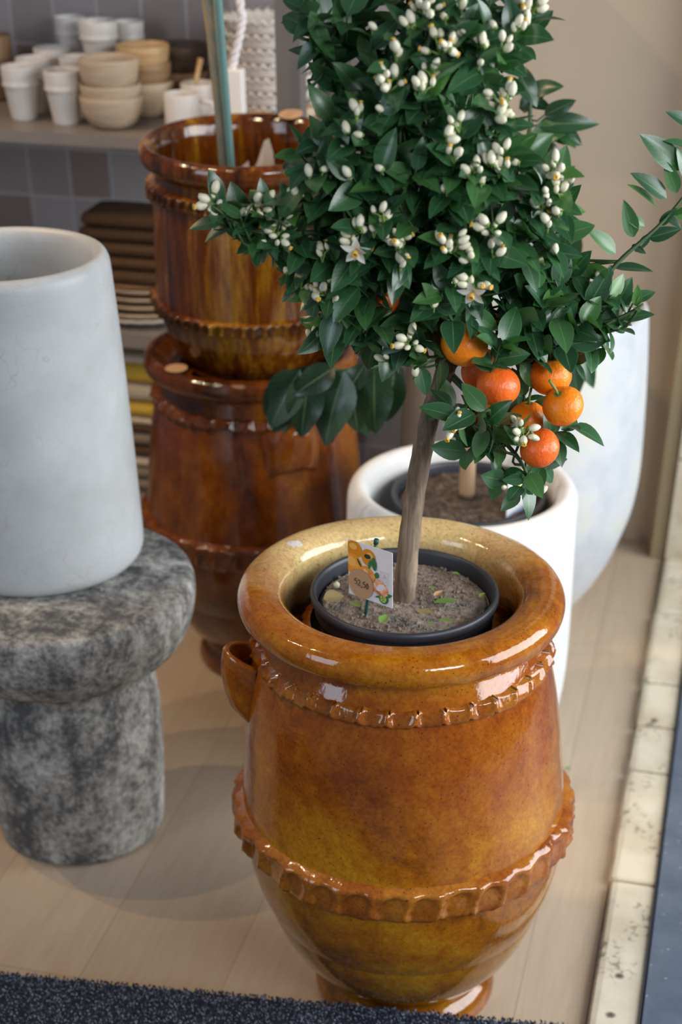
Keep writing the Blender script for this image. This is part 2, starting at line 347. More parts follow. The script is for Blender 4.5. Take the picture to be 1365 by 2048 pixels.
# ---------------------------------------------------------------- the setting
def boxobj(name, c, d, m, kind=True):
    b = MB(); b.box(c, d); o = b.build(name, m, smooth=False)
    if kind: struct(o)
    return o
boxobj('floor', (-1.52, 1.9, -.05), (2.97, 2.78, .1), M['floor'])
boxobj('wall_back', (-1.76, 3.32, 1.2), (2.5, .1, 2.6), M['tile'])
boxobj('wall_right', (-.215, 3.32, 1.2), (.59, .1, 2.6), M['beige_wall'])
boxobj('trim_1', (-.047, 3.225, 1.2), (.034, .09, 2.6), M['trim'])
boxobj('trim_2', (-.495, 3.262, 1.2), (.03, .02, 2.6), M['pink_trim'])
# limestone blocks along the window, and the jamb of the same stone
b = MB(); rnd = random.Random(4)
ys = [1.2, 1.52] + [ath(1260, y, .02).y for y in (1835, 1762, 1537, 1445, 1358, 1215, 1120)][1:] + [3.16]
for y0, y1 in zip(ys, ys[1:]):
    x0 = -.033 + rnd.uniform(-.002, .002); g = .0035
    prof = [(x0, -.1), (x0, .012), (x0 + .004, .018), (x0 + .012, .020), (.032, .020), (.039, .0185), (.0405, .014), (.0405, -.1)]
    yy = [y0 + g, y0 + g + .004] + [y0 + (y1 - y0) * t for t in (.2, .4, .6, .8)] + [y1 - g - .004, y1 - g]; rows = []
    for i, y in enumerate(yy):
        sh = .003 if i in (0, len(yy) - 1) else 0
        rows.append([(x + (rnd.uniform(-.0012, .0012) if k < 4 else 0) + (sh if k < 4 else -sh), y, z - (sh if z > 0 else 0)) for k, (x, z) in enumerate(prof)])
    ids = b.grid(rows, True); b.cap(ids[0], 0, True); b.cap(ids[-1], 0)
b.box((.004, 2.2, -.055), (.06, 2.0, .128), 0)
struct(b.build('trim_3', M['limestone'], smooth=False))
b = MB(); z = -.05
for h in (.30, .22, .27, .24, .3, .26, .25, .3, .3):
    b.box((.075, 3.27, z + h / 2), (.21, .2, h - .006)); z += h
b.box((.08, 3.28, 1.1), (.19, .17, 2.3))
struct(b.build('trim_4', M['limestone'], smooth=False))
boxobj('trim_5', (.70, 2.1, -.035), (1.31, 2.9, .13), M['slate'])
# carpeted edge in front of the display floor
mat = thing('carpeted_step', 'dark navy flecked carpet along the front edge of the display floor', 'carpet', (0, 0, 0))
e0, e1 = ath(0, 1942, .086), ath(1115, 2046, .086); ed = (e1 - e0).normalized(); en = Vector((ed.y, -ed.x, 0))
p0 = e0 - ed * .9; p1 = e1 + ed * .065
b = MB(); L = (p1 - p0).length
prof = [(0, 0), (0, .078), (.004, .083), (.012, .085), (.75, .085), (.75, 0)]
rows = [[p0 + ed * (L * t) + en * q + Vector((0, 0, zz - p0.z)) for q, zz in prof] for t in (0, .5, 1)]
ids = b.grid(rows, True); b.cap(ids[0], 0, True); b.cap(ids[-1], 0); b.build('step', M['carpet'], mat, smooth=False)
b = MB(); rnd = random.Random(8)
for k in range(34000):
    t = rnd.uniform(.7, L); q = rnd.random() ** 1.3 * .22; zz = .084
    if q < .006: q = rnd.uniform(-.001, .002); zz = rnd.uniform(.064, .084)
    p = p0 + ed * t + en * q; p.z = zz; rr = rnd.random()
    d = Vector((rnd.uniform(-.8, .8), rnd.uniform(-.8, .8), 1)) - en * (1.2 if q < .002 else 0); d = d.normalized() * rnd.uniform(.0026, .0046)
    s_ = d.orthogonal().normalized() * .0012; s2 = d.cross(s_).normalized() * .0012
    i = [b.vert(p + s_, rr), b.vert(p - s_ * .5 + s2, rr), b.vert(p - s_ * .5 - s2, rr), b.vert(p + d * .8 + s_, rr), b.vert(p + d - s_ * .5 + s2, rr), b.vert(p + d * .9 - s_ * .5 - s2, rr)]
    b.face((i[0], i[1], i[4], i[3])); b.face((i[1], i[2], i[5], i[4])); b.face((i[2], i[0], i[3], i[5])); b.face((i[3], i[4], i[5]))
tag(b.build('carpet_pile', M['pile'], mat, smooth=False), kind='stuff')

# ---------------------------------------------------------------- glazed jars
def scallops(rad, z0, h, N, prot, mats, parent, name='scalloped_band', seed=0, slope=0, deep=1.0):
    b = MB(); n = N * 14; m = 13; rows = []; rnd = random.Random(seed)
    ph = [rnd.uniform(-.12, .12) for _ in range(N + 1)]; pr = [rnd.uniform(.8, 1.2) for _ in range(N + 1)]
    for j in range(m + 1):
        s = j / m; row = []
        for k in range(n):
            q = N * k / n + .30 * (s - .5); i = int(q) % N; f = q - math.floor(q); f = min(1, max(0, f + ph[i] * math.sin(PI * f)))
            a = 2 * PI * k / n
            lobe = math.sin(PI * f) ** .5
            edge = min(1, s / .16) ** .5 * min(1, (1 - s) / .12) ** .5
            e = math.sqrt(((f - .5) / .47) ** 2 + ((s - .60) / .50) ** 2)
            sm = min(1, max(0, (1.06 - e) / .40)); sm = sm * sm * (3 - 2 * sm)
            p = prot * edge * pr[i] * (1 - deep * .46 * sm + .5 * (f - .5) * sm)
            hh = h * (.84 + .16 * lobe * pr[i])
            z = z0 + h * .5 - s * hh
            rr = rad(z) if callable(rad) else rad
            row.append(((rr - .0015 + p) * math.cos(a), (rr - .0015 + p) * math.sin(a), z))
        rows.append(row)
    b.grid(rows[::-1], True); return b.build(name, mats, parent)
def interp(prof):
    pr = sorted([(z, r) for r, z in prof])
    def f(z):
        for (z0, r0), (z1, r1) in zip(pr, pr[1:]):
            if z0 <= z <= z1: return r0 + (r1 - r0) * (z - z0) / max(1e-6, z1 - z0)
        return pr[0][1]
    return f
JAR_OUT = [(.120, 0), (.131, .003), (.1355, .012), (.134, .024), (.128, .036), (.1185, .045), (.1185, .056), (.1330, .082), (.158, .117), (.182, .159), (.2035, .205), (.217, .252), (.2235, .30), (.2245, .33),
           (.221, .38), (.2155, .43), (.210, .48), (.203, .53), (.193, .575), (.182, .605), (.1745, .622), (.174, .630), (.180, .638), (.194, .641), (.2035, .647), (.2075, .657), (.2070, .667), (.2015, .676), (.190, .681),
           (.172, .6815), (.158, .677), (.1500, .667), (.1480, .655)]
JAR_IN = [(.149, .62), (.165, .58), (.190, .50), (.205, .40), (.208, .30), (.195, .18), (.150, .09), (.09, .06)]
def handle(b, ang, z, rb, span, out, up, t=.012, hgt=.026):
    rows = []
    for i in range(17):
        s = i / 16; a = ang + span * (s - .5) * 2; k = math.sin(PI * s) ** .7
        r = rb(z) - .012 + out * k; zc = z + up * k; hh = hgt * (1.25 - .25 * k)
        row = []
        for q in range(12):
            w = 2 * PI * q / 12; dr = math.cos(w) * t * (.8 + .2 * k); dz = math.sin(w) * hgt * .5 * (1.15 - .15 * k) + .25 * dr
            row.append(((r + dr) * math.cos(a), (r + dr) * math.sin(a), zc + dz))
        rows.append(row)
    b.grid(rows, True)
def jar(loc, scale, mats, label, rz, name='glazed_jar', N=(32, 38), hang=None, dish=False, lean=None):
    t = thing(name, label, 'jar', loc, 0)
    mb, mband = mats
    S = lambda P: [(r * scale, z * scale) for r, z in P]
    O_ = JAR_OUT[:-4] + [(.190, .677), (.172, .666), (.156, .655), (.146, .640)] if dish else JAR_OUT
    b = MB(); prof = spline(S(O_), 4) + spline(S(JAR_IN), 3)
    b.lathe(prof, 128, fn=wobble(.006, 1.6, rz)); b.build('body', mb, t)
    rf = interp(S(JAR_OUT[5:20])); rr = random.Random(int(rz * 10))
    scallops(rf, .604 * scale, .046 * scale, N[0], .0125 * scale * (1.25 if dish else 1), mband, t, seed=1 + int(rz * 7))
    scallops(rf, .336 * scale, .056 * scale, N[1], .0145 * scale * (1.2 if dish else 1), mband, t, seed=3 + int(rz * 7))
    if hang is not None:
        b = MB(); handle(b, hang, .532 * scale, interp(S(JAR_OUT[10:20])), .30 if dish else .17, .036 * scale, .024 * scale, .0095 * scale, .086 * scale); b.build('handle', mb, t)
    if lean:                                   # hand thrown: the jar leans a little over its flat foot
        for o in t.children:
            for v in o.data.vertices: v.co += lean * (v.co.z / scale)
    return t
JF = Vector((-.314, 1.640, 0)); left = math.atan2(-Rv.y - .10, -Rv.x)
front_jar = jar(JF, 1.0, (M['amber'], M['amber_band']), 'large shiny amber glazed jar in front holding the tangerine tree', 0, hang=left, N=(35, 33), lean=-Rv * .033)
JB = Vector((-.814, 2.541, 0)); hd = (Rv * .42 - Fv * .9)
low_jar = jar(JB, .945, (M['brown'], M['brown']), 'dark brown glazed jar on the floor under another jar', 1.7, hang=math.atan2(hd.y, hd.x), N=(34, 38), dish=True)
def disc(b, c, nrm, r, n=28, th=.0006, mi=0, squash=1.0, xd=None):
    nrm = Vector(nrm).normalized(); u = (Vector(xd) - nrm * Vector(xd).dot(nrm)).normalized() if xd else nrm.orthogonal().normalized(); w_ = nrm.cross(u); c = Vector(c)
    pts = [c + (u * math.cos(2 * PI * k / n) + w_ * math.sin(2 * PI * k / n) * squash) * r for k in range(n)]
    a = [b.vert(p) for p in pts]; e = [b.vert(p + nrm * th) for p in pts]; b.face(a[::-1], mi); b.face(e, mi)
    for k in range(n): b.face((a[k], a[(k + 1) % n], e[(k + 1) % n], e[k]), mi)
lj = ath(353, 736, .6815 * .945 + .001) - JB; b = MB(); lr = math.hypot(lj.x, lj.y)
disc(b, (lj.x / lr * .172, lj.y / lr * .172, .6815 * .945 + .0006), (lj.x * .25, lj.y * .25, 1), .0200, th=.0008); tag(b.build('price_sticker', M['kraft'], low_jar, smooth=False), 'round kraft price sticker on the rim')
# upper jar, leaning a little forward, standing in the mouth of the dark one
UB = Vector((-.808, 2.543, .585)); hz = UB.z
up_jar = thing('glazed_jar', 'streaky honey brown glazed jar with beaded bands on top of the darker jar', 'jar', UB)
UO = [(.085, .002), (.098, 0), (.104, .006), (.110, .022), (.128, .045), (.1435, .07), (.156, .10), (.164, .13), (.1675, .155), (.168, .19), (.1665, .24), (.165, .29), (.1635, .32), (.162, .35), (.158, .366), (.160, .376), (.171, .382),
      (.1795, .391), (.1815, .402), (.1785, .412), (.171, .4165), (.163, .414), (.1575, .407)]
UI = [(.154, .39), (.150, .35), (.153, .26), (.154, .19), (.145, .11), (.11, .05), (.06, .03)]
up_jar.rotation_mode = 'AXIS_ANGLE'; up_jar.rotation_axis_angle = (math.radians(2.4), Rv.x, Rv.y, 0)
b = MB(); b.lathe(spline(UO, 4) + spline(UI, 3), 112, fn=wobble(.005, 1.5, 4)); b.build('body', M['streak'], up_jar)
urf = interp(UO[3:15])
scallops(urf, .346, .027, 60, .015, M['streak'], up_jar, 'beaded_band', 5, deep=1.2); scallops(urf, .150, .027, 60, .015, M['streak'], up_jar, 'beaded_band', 6, deep=1.2)
d_ = (aty(577, 229, (UB + Rv * .06 + Fv * .15).y) - UB); a_ = math.atan2(d_.y, d_.x)
b = MB(); disc(b, (.1735 * math.cos(a_), .1735 * math.sin(a_), .4172), (-.15 * math.cos(a_), -.15 * math.sin(a_), 1), .0215, th=.0008); tag(b.build('price_sticker', M['kraft'], up_jar, smooth=False), 'round kraft price sticker on the rim')
b = MB()                                         # torn pale paper label inside, on the far wall
far = math.atan2(Fv.y + .10 * Rv.y, Fv.x + .10 * Rv.x)
outline = [(-.30, -.03), (-.22, .018), (-.14, .028), (-.12, .0), (-.02, .03), (.06, .062), (.12, .066), (.17, .042), (.18, .018), (.26, .006), (.30, -.03)]
ia = [(.1475 * math.cos(far - q), .1475 * math.sin(far - q), .315 + zz) for q, zz in outline]; ib = [(.1475 * math.cos(far - q), .1475 * math.sin(far - q), .26) for q, zz in outline]
b.grid([ib, ia], False); b.grid([[(x * .996, y * .996, z_) for x, y, z_ in r_] for r_ in (ia, ib)], False); tag(b.build('torn_label', plain('torn_paper', (.62, .52, .42), .8), up_jar, smooth=False), 'torn pale paper inside the jar')
def stick(name, label, m, p_top, p_bot, r, nodes=0, knots=False):
    t = thing(name, label, 'plant stake', p_bot); b = MB(); d = p_top - p_bot; pts = [d * (i / 24) for i in range(25)]
    rad = [r * (1 + (.18 if knots and i % 6 == 3 else 0)) for i in range(25)]
    b.tube(pts, rad, 12); b.build('rod', m, t); return t
q0 = atD(447, 296, 2.60); q1 = atD(417, 0, 2.56); dd = (q1 - q0).normalized(); kk = (q0.z - (hz + .045)) / dd.z
stick('bamboo_cane', 'mottled olive bamboo cane standing in the honey brown jar', M['bamboo'], q1 + dd * .35, q0 - dd * kk, .0088, knots=True)
q0 = atD(460, 296, 2.585); q1 = atD(437, 0, 2.545); dd = (q1 - q0).normalized(); kk = (q0.z - (hz + .045)) / dd.z
stick('plant_stake', 'thin teal plant stake beside the bamboo cane in the honey brown jar', M['stake_green'], q1 + dd * .35, q0 - dd * kk, .0062)

# ---------------------------------------------------------------- pale pots, cylinder and stool
def pot(name, label, cat, loc, outer, inner, m, n=112, amp=.003, seed=0):
    b = MB(); b.lathe(spline(outer, 4) + spline(inner, 3), n, fn=wobble(amp, 1.3, seed)); o = b.build(name, m, loc=loc); return tag(o, label, cat)
WP = Vector((-.372, 2.312, 0))
pot('white_planter', 'smooth white planter with a rounded rim behind the amber jar', 'planter', WP,
    [(.135, 0), (.150, .003), (.166, .018), (.183, .052), (.195, .095), (.2025, .16), (.2035, .25), (.200, .36), (.1965, .45), (.1955, .49), (.1935, .507), (.187, .519), (.177, .523), (.167, .519), (.160, .507)],
    [(.1575, .48), (.157, .40), (.157, .2), (.14, .06), (.08, .04)], M['white_pot'], seed=1)
VB = Vector((-.345, 2.85, 0))
pot('tall_planter', 'tall pale grey egg-bottomed planter by the beige wall', 'planter', VB,
    [(.085, 0), (.105, .004), (.135, .035), (.172, .088), (.2015, .145), (.2225, .205), (.238, .265), (.2445, .33), (.2435, .40), (.2385, .50), (.2315, .59), (.2255, .65), (.2215, .664), (.214, .668), (.207, .662)],
    [(.204, .63), (.21, .5), (.215, .35), (.18, .15), (.09, .05)], M['vase'], seed=2)
ST = Vector((-.951, 1.909, 0))
b = MB(); b.lathe(spline([(.128, 0), (.138, .003), (.1425, .015), (.1455, .06), (.1495, .14), (.1510, .21), (.1480, .27), (.1440, .305), (.1435, .325), (.150, .336), (.172, .346), (.194, .365), (.211, .396), (.2195, .43), (.2215, .455), (.2185, .468), (.211, .4745), (.18, .475), (.09, .475)], 5), 112, fn=wobble(.012, 1.8, 7))
tag(b.build('concrete_stool', M['concrete'], loc=ST), 'weathered grey concrete mushroom stool under the pale cylinder', 'stool')
CY = Vector((-1.0, 1.977, .4755))
pot('cylinder_planter', 'pale crackle glazed cylinder planter standing on the concrete stool', 'planter', CY,
    [(.140, 0), (.155, .002), (.1635, .012), (.1660, .03), (.1655, .08), (.1625, .20), (.158, .33), (.1535, .42), (.1515, .452), (.1490, .464), (.1435, .471), (.136, .472), (.1295, .466), (.1265, .455)],
    [(.1255, .43), (.129, .3), (.135, .15), (.13, .04), (.06, .025)], M['crackle'], seed=3)

# ---------------------------------------------------------------- nursery pots and soil
def nursery(loc, scale, label, drop):
    t = thing('nursery_pot', label, 'plant pot', loc)
    S = lambda P: [(r * scale, z * scale) for r, z in P]
    b = MB(); b.lathe(S([(.085, 0), (.089, .004), (.092, .03), (.1085, .200), (.1085, .206), (.113, .207), (.1145, .211), (.114, .222), (.1165, .2255), (.1193, .229), (.1200, .234), (.1188, .2385), (.1160, .240), (.1132, .2385), (.1120, .234), (.111, .225), (.106, .18), (.088, .02), (.04, .01)]), 96)
    b.build('body', M['black_plastic'], t); return t
NP = Vector((-.331, 1.637, .668 - .238))
nursery(NP, 1.0, 'charcoal plastic nursery pot sunk inside the amber jar', 0)
def soil(loc, r, z, m, label, seed):
    b = MB(); rnd = random.Random(seed); rows = []
    for i in range(46):
        q = r * i / 45; row = []
        for k in range(140):
            a = 2 * PI * k / 140; x, y = q * math.cos(a), q * math.sin(a); v = Vector((x * 45 + seed, y * 45, seed))
            h = mnoise.noise(v) * .0022 + mnoise.noise(v * 2.7) * .0016 + mnoise.noise(v * 7) * .0011 + .004 * (1 - (q / r) ** 2)
            row.append((x, y, z + (h if i < 44 else -.004)))
        rows.append(row)
    b.grid(rows, True)
    for k in range(1500):
        a, q = rnd.uniform(0, 2 * PI), r * .97 * math.sqrt(rnd.random()); s_ = rnd.uniform(.0007, .0020) * (1.9 if rnd.random() < .1 else 1)
        c = Vector((q * math.cos(a), q * math.sin(a), z + .004 * (1 - (q / r) ** 2) + s_ * .4)); i = [b.vert(c + Vector(d) * s_ * rnd.uniform(.6, 1.2)) for d in ((1, 0, 0), (0, 1, 0), (-1, 0, 0), (0, -1, 0), (0, 0, 1), (0, 0, -1))]
        for f in ((0, 1, 4), (1, 2, 4), (2, 3, 4), (3, 0, 4), (1, 0, 5), (2, 1, 5), (3, 2, 5), (0, 3, 5)): b.face([i[x] for x in f])
    o = b.build('potting_soil', m, loc=loc, smooth=False); tag(o, label, 'soil', kind='stuff'); return o
soil((NP.x, NP.y, NP.z), .1085, .222, M['soil'], 'dry grey brown potting soil around the tangerine trunk', 3)
NB = Vector((-.365, 2.335, .235))
nursery(NB, 1.10, 'black nursery pot inside the white planter', 0)
soil((NB.x, NB.y, NB.z), .1205, .246, M['soil_dark'], 'damp brown soil in the nursery pot of the white planter', 5)

# ---------------------------------------------------------------- leaves
def leaf(b, p, d, nrm, L, W, rnd, mi=0, fold=.28, curl=.35, r=None, nl=7, wave=0):
    d = d.normalized(); nrm = nrm - d * nrm.dot(d)
    nrm = nrm.normalized() if nrm.length > 1e-5 else d.orthogonal().normalized(); s = d.cross(nrm); r = rnd.random() if r is None else r
    us = (-1, -.5, 0, .5, 1); ids = []; ph = rnd.uniform(0, 6)
    for i in range(nl + 1):
        v = i / nl; wd = W * .5 * (math.sin(PI * min(1, v ** .80)) ** .75) * (1 - .22 * v) * 1.12 if 0 < v < 1 else (.0009 if v == 0 else .0003)
        c = p + d * (L * (v - .10 * curl * v ** 3)) - nrm * (L * curl * .55 * v * v)
        ids.append([b.vert(c + s * (u * wd) + nrm * (abs(u) * wd * fold + wave * wd * math.sin(5 * v + ph + (2 if u > 0 else 0)) * abs(u)), r) for u in us])
    for i in range(nl):
        for k in range(4):
            b.face((ids[i][k], ids[i][k + 1], ids[i + 1][k + 1], ids[i + 1][k]), mi, [((k + q) / 4, (i + w_) / nl) for q, w_ in ((0, 0), (1, 0), (1, 1), (0, 1))])
UP = Vector((0, 0, 1))
def rv(rnd): return Vector((rnd.gauss(0, 1), rnd.gauss(0, 1), rnd.gauss(0, 1)))
def spray(b, tip, d, n, L, rnd, tl=.055, base=None, spread=1.0, dark=0, tipleaf=True):
    d = d.normalized(); s = rnd.uniform(0, 6.28); root = tip - d * tl + UP * (-.15 * tl)
    path = [Vector(q) for q in spline([root, (root + tip) / 2 + UP * -.004, tip], 3)]
    b.tube(path, [.0016, .0015, .0014, .0013, .0012, .001, .0009], 5, 1)
    if base is not None:
        m = (base + root) / 2 - UP * .01 + rv(rnd) * .004
        b.tube([Vector(q) for q in spline([base, m, root], 3)], .0017, 5, 1)
    u = d.orthogonal().normalized(); w_ = d.cross(u)
    for k in range(n):
        t = (k + .6) / n; p = root.lerp(tip, min(1, t)); a = s + k * 2.4 + rnd.uniform(-.4, .4)
        rad = u * math.cos(a) + w_ * math.sin(a)
        ld = d * (.35 + .5 * t) + rad * spread + UP * .12 - Fv * .10 + rv(rnd) * .12
        nr = UP * .9 + d * .3 - Fv * .45 + Rv * .15 + rv(rnd) * .35
        l = L * rnd.uniform(.68, 1.15)
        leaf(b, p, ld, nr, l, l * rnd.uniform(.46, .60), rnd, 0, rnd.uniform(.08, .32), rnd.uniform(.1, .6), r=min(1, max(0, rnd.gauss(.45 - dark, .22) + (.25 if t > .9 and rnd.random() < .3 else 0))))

# ---------------------------------------------------------------- the tangerine tree
D0 = 1.667; TB = Vector((-.333, 1.640, NP.z + .224))
tree = thing('tangerine_tree', 'small standard tangerine tree with orange fruit and white blossom in the amber jar', 'tree', TB)
L_ = lambda P: P - TB
def pth(lst): return [L_(atD(x, y, D0 + o)) for x, y, o in lst]
def branch(lst, r0, r1, name, m, n=10):
    p = spline([tuple(q) for q in pth(lst)], 6); b = MB(); k = len(p)
    rad = [r0 + (r1 - r0) * i / (k - 1) for i in range(k)]
    rad = [q * (1 + .10 * mnoise.noise(Vector(pp) * 60)) for q, pp in zip(rad, p)]
    b.tube(p, rad, n); b.build(name, m, tree); return [Vector(q) for q in p]
base_ = atD(808, 1192, D0)
nodes = []
branch([(808, 1200, 0), (813, 1150, 0), (818, 1090, 0), (831, 985, 0), (846, 900, 0), (860, 835, 0), (877, 785, .005), (893, 735, .005)], .0143, .0113, 'trunk', M['bark'], 14)
nodes += branch([(893, 740, .005), (884, 690, .005), (868, 640, .005), (862, 560, .02), (850, 450, .03), (840, 300, .03), (835, 150, .02), (845, -70, .02)], .0118, .003, 'branch', M['dark_bark'])
BR = [[(862, 560, .02), (790, 450, -.03), (720, 220, -.05), (683, 158, -.06), (642, 90, -.06), (622, 5, -.06), (612, -50, -.06)],
      [(868, 600, .01), (760, 540, -.05), (650, 470, -.09), (560, 470, -.11), (490, 455, -.12), (425, 412, -.13)],
      [(850, 480, .03), (716, 427, -.09), (650, 370, -.11), (640, 300, -.11)],
      [(866, 620, .01), (980, 570, -.02), (1095, 605, -.03), (1180, 580, -.03), (1250, 512, -.02), (1315, 455, -.01), (1365, 398, 0), (1425, 310, .01)],
      [(1095, 605, -.03), (1102, 500, -.06), (1106, 350, -.07)],
      [(980, 570, -.02), (1120, 640, -.03), (1220, 642, -.05), (1288, 608, -.05)],
      [(893, 740, .005), (940, 790, -.01), (985, 855, -.04), (1040, 920, -.07), (1062, 970, -.08)],
      [(893, 745, .005), (960, 690, .0), (1040, 680, -.02), (1120, 690, -.03)],
      [(850, 430, .03), (960, 345, -.09), (1030, 300, -.10)],
      [(840, 280, .03), (930, 180, -.03), (1000, 100, -.04), (1050, 20, -.04)],
      [(843, 340, .03), (800, 220, -.10), (850, 110, -.11), (868, 30, -.10)],
      [(868, 640, .005), (780, 650, -.04), (690, 640, -.08), (640, 600, -.1)]]
rr_ = [.0036, .0034, .0032, .0042, .0026, .003, .0046, .0042, .003, .003, .003, .0032]
for q, r_ in zip(BR, rr_): nodes += branch(q, r_, .0014, 'branch', M['twig'], 8)
fol = MB(); rnd = random.Random(21)
CC = (872, 345); AX, AY = 350, 400
def front(x, y): return math.sqrt(max(0, 1 - ((x - CC[0]) / AX) ** 2 - ((y - CC[1]) / AY) ** 2))
core = L_(atD(865, 470, D0 + .02))
def near(p): return min(nodes, key=lambda q: (q - p).length)
BL = [(421,400,2),(443,427,1),(468,436,0),(516,413,2),(541,404,1),(589,386,1),(559,459,2),(541,481,1),(589,497,1),(643,509,1),(714,481,3),(718,447,1),(748,459,1),(768,427,1),(798,490,2),(805,531,1),(902,490,2),(939,509,1),
      (982,454,2),(986,500,1),(648,577,2),(671,609,1),(607,563,1),(580,540,0),(705,518,1),(950,563,3),(916,559,0),(870,609,0),(780,168,2),(761,211,0),(716,227,1),(689,259,0),(721,263,0),(680,297,0),(621,345,0),(648,336,0),(764,334,0),
      (698,347,0),(839,163,1),(848,177,1),(870,143,1),(884,91,2),(796,109,1),(857,18,2),(816,41,1),(893,32,0),(930,11,0),(927,59,0),(991,50,0),(920,247,1),(902,268,1),(911,313,1),(948,336,1),(980,318,1),(893,377,0),(637,34,0),
      (614,41,0),(748,52,0),(1057,16,2),(1052,39,1),(1030,60,1),(1005,87,1),(961,79,1),(957,124,0),(1007,203,2),(1007,226,1),(1025,228,0),(1009,300,1),(949,331,0),(999,341,1),(966,358,0),(1036,317,0),(1108,339,2),(1123,360,1),(1090,375,0),
      (1121,387,1),(1086,404,1),(1115,418,1),(1098,451,1),(1112,497,0),(1088,515,0),(1192,560,1),(907,842,4),(1049,862,4),(1010,870,0),(1072,976,1),(1008,970,0),(815,681,2),(773,709,1),(626,667,1),(679,636,0),(826,745,0),(1235,628,1),(1255,622,0),(1207,639,0),(1130,879,0)]
def bdepth(x, y):
    f = front(x, y)
    if (x, y) in ((907, 842), (1049, 862)): return -.125
    if y > 720: return -.085 if x < 1100 else -.07
    if x < 560: return -.115
    return -.03 - .13 * f
protos = {}
def cluster(kind, v):
    if (kind, v) in protos: return protos[(kind, v)]
    b = MB(); r = random.Random(kind * 10 + v); n = [1, 3, 9, 5, 11][kind]; sp = [.003, .0085, .012, .010, .0135][kind]
    buds = []
    for k in range(n):
        for _ in range(30):
            c = Vector((r.uniform(-1, 1), r.uniform(-1, 1), r.uniform(-.7, .9))) * sp
            if all((c - q).length > .0068 for q in buds): break
        buds.append(c); d = (c + UP * .006 - Fv * .006 + rv(r) * .003).normalized(); s_ = r.uniform(.62, 1.08); op = r.random()
        rad, ln = .0044 * s_, .0135 * s_ * (1.15 if kind == 4 else 1)
        u = d.orthogonal().normalized(); w_ = d.cross(u)
        b.tube([Vector((0, 0, -.008)), c * .5 - UP * .003, c - d * ln * .45], .0009, 5, 2)
        rows = []
        for t, q in ((0, .30), (.12, .68), (.35, .98), (.55, 1.0), (.78, .80), (.93, .45), (1, .12)):
            rows.append([c + d * (t - .5) * ln + (u * math.cos(a * PI / 4) + w_ * math.sin(a * PI / 4)) * rad * q for a in range(8)])
        ids = b.grid(rows, True, 0); b.cap(ids[-1], 1 if op > .4 else 0)
        b.grid([[c + d * (t - .5) * ln + (u * math.cos(a * PI / 4) + w_ * math.sin(a * PI / 4)) * rad * q for a in range(8)] for t, q in ((-.06, .25), (.0, .62), (.10, .74))], True, 2)
        if op > .72:
            for a in range(6): b.tube([c + d * ln * .3, c + d * ln * .62 + (u * math.cos(a) + w_ * math.sin(a)) * rad * .5], [.0009, .0014], 5, 1)
    if kind == 3:                                  # one open flower
        c = Vector((.002, 0, -.006)) - Fv * .012; d = (-Fv - UP * .5).normalized(); u = d.orthogonal().normalized(); w_ = d.cross(u)
        for a in range(5):
            q = u * math.cos(a * 1.2566) + w_ * math.sin(a * 1.2566); leaf(b, c, q + d * .55, d, .017, .0085, r, 3, .2, .5)
        for a in range(9): b.tube([c, c + d * .010 + (u * math.cos(a * .7) + w_ * math.sin(a * .7)) * .0028], [.0007, .0011], 5, 1)
    me_o = b.build('blossom', [M['bud'], M['anther'], M['calyx'], M['petal']], tree); protos[(kind, v)] = me_o; me_o['fresh'] = 1
    return me_o
for i, (x, y, k) in enumerate(BL):
    P = L_(atD(x, y, D0 + bdepth(x, y))); o = cluster(k, i % 3)
    if o.get('fresh'): del o['fresh']
    else:
        o = o.copy(); C.objects.link(o); o.parent = tree
    o.location = P; o.rotation_euler = (rnd.uniform(-.3, .3), rnd.uniform(-.3, .3), rnd.uniform(-.5, .5) if k in (3,) else rnd.uniform(0, 6.28))
    d = (P - core); d = d.normalized() + UP * .25 + rv(rnd) * .2
    if y > 720: d = Vector((.1, -.2, -.3)) + Rv * ((x - 960) / 120) + rv(rnd) * .2
    spray(fol, P + d * -.006 + Fv * .004, d, 3 if y > 950 else 6 if k else 5, .040, rnd, .04, near(P))
# silhouette of the crown, used to keep the filling sprays inside it
POLY = [(640,-60),(640,10),(700,110),(725,200),(655,215),(610,265),(590,335),(585,395),(540,455),(560,500),(550,545),(610,585),(640,640),(650,690),(690,670),(760,690),(800,740),(835,745),(850,690),(900,640),(985,625),(1060,650),(1090,700),(1130,700),(1180,670),(1195,620),(1180,590),(1130,560),(1125,500),(1140,440),(1150,370),(1120,320),(1070,330),(1045,265),(1000,225),(995,170),(1010,100),(1050,50),(1060,-60)]
def inside(x, y):
    c = False; j = len(POLY) - 1
    for i in range(len(POLY)):
        (x0, y0), (x1, y1) = POLY[i], POLY[j]
        if (y0 > y) != (y1 > y) and x < (x1 - x0) * (y - y0) / (y1 - y0) + x0: c = not c
        j = i
    return c
cnt = 0
while cnt < 215:
    x, y = rnd.uniform(540, 1200), rnd.uniform(-60, 760)
    if not inside(x, y) or (958 < x < 1078 and 350 < y < 432): continue
    if y < 300 and rnd.random() < .52 and not (760 < x < 960 and y > 190): continue
    t = rnd.uniform(-1.0, .8); f = front(x, y) if y < 600 else .55
    P = L_(atD(x, y, D0 + .14 * t * max(.3, f) - .01)); cnt += 1
    d = (P - core).normalized() + UP * .35 + rv(rnd) * .35
    spray(fol, P, d, 6, .042, rnd, .05, near(P), dark=.12 if t > 0 else 0)
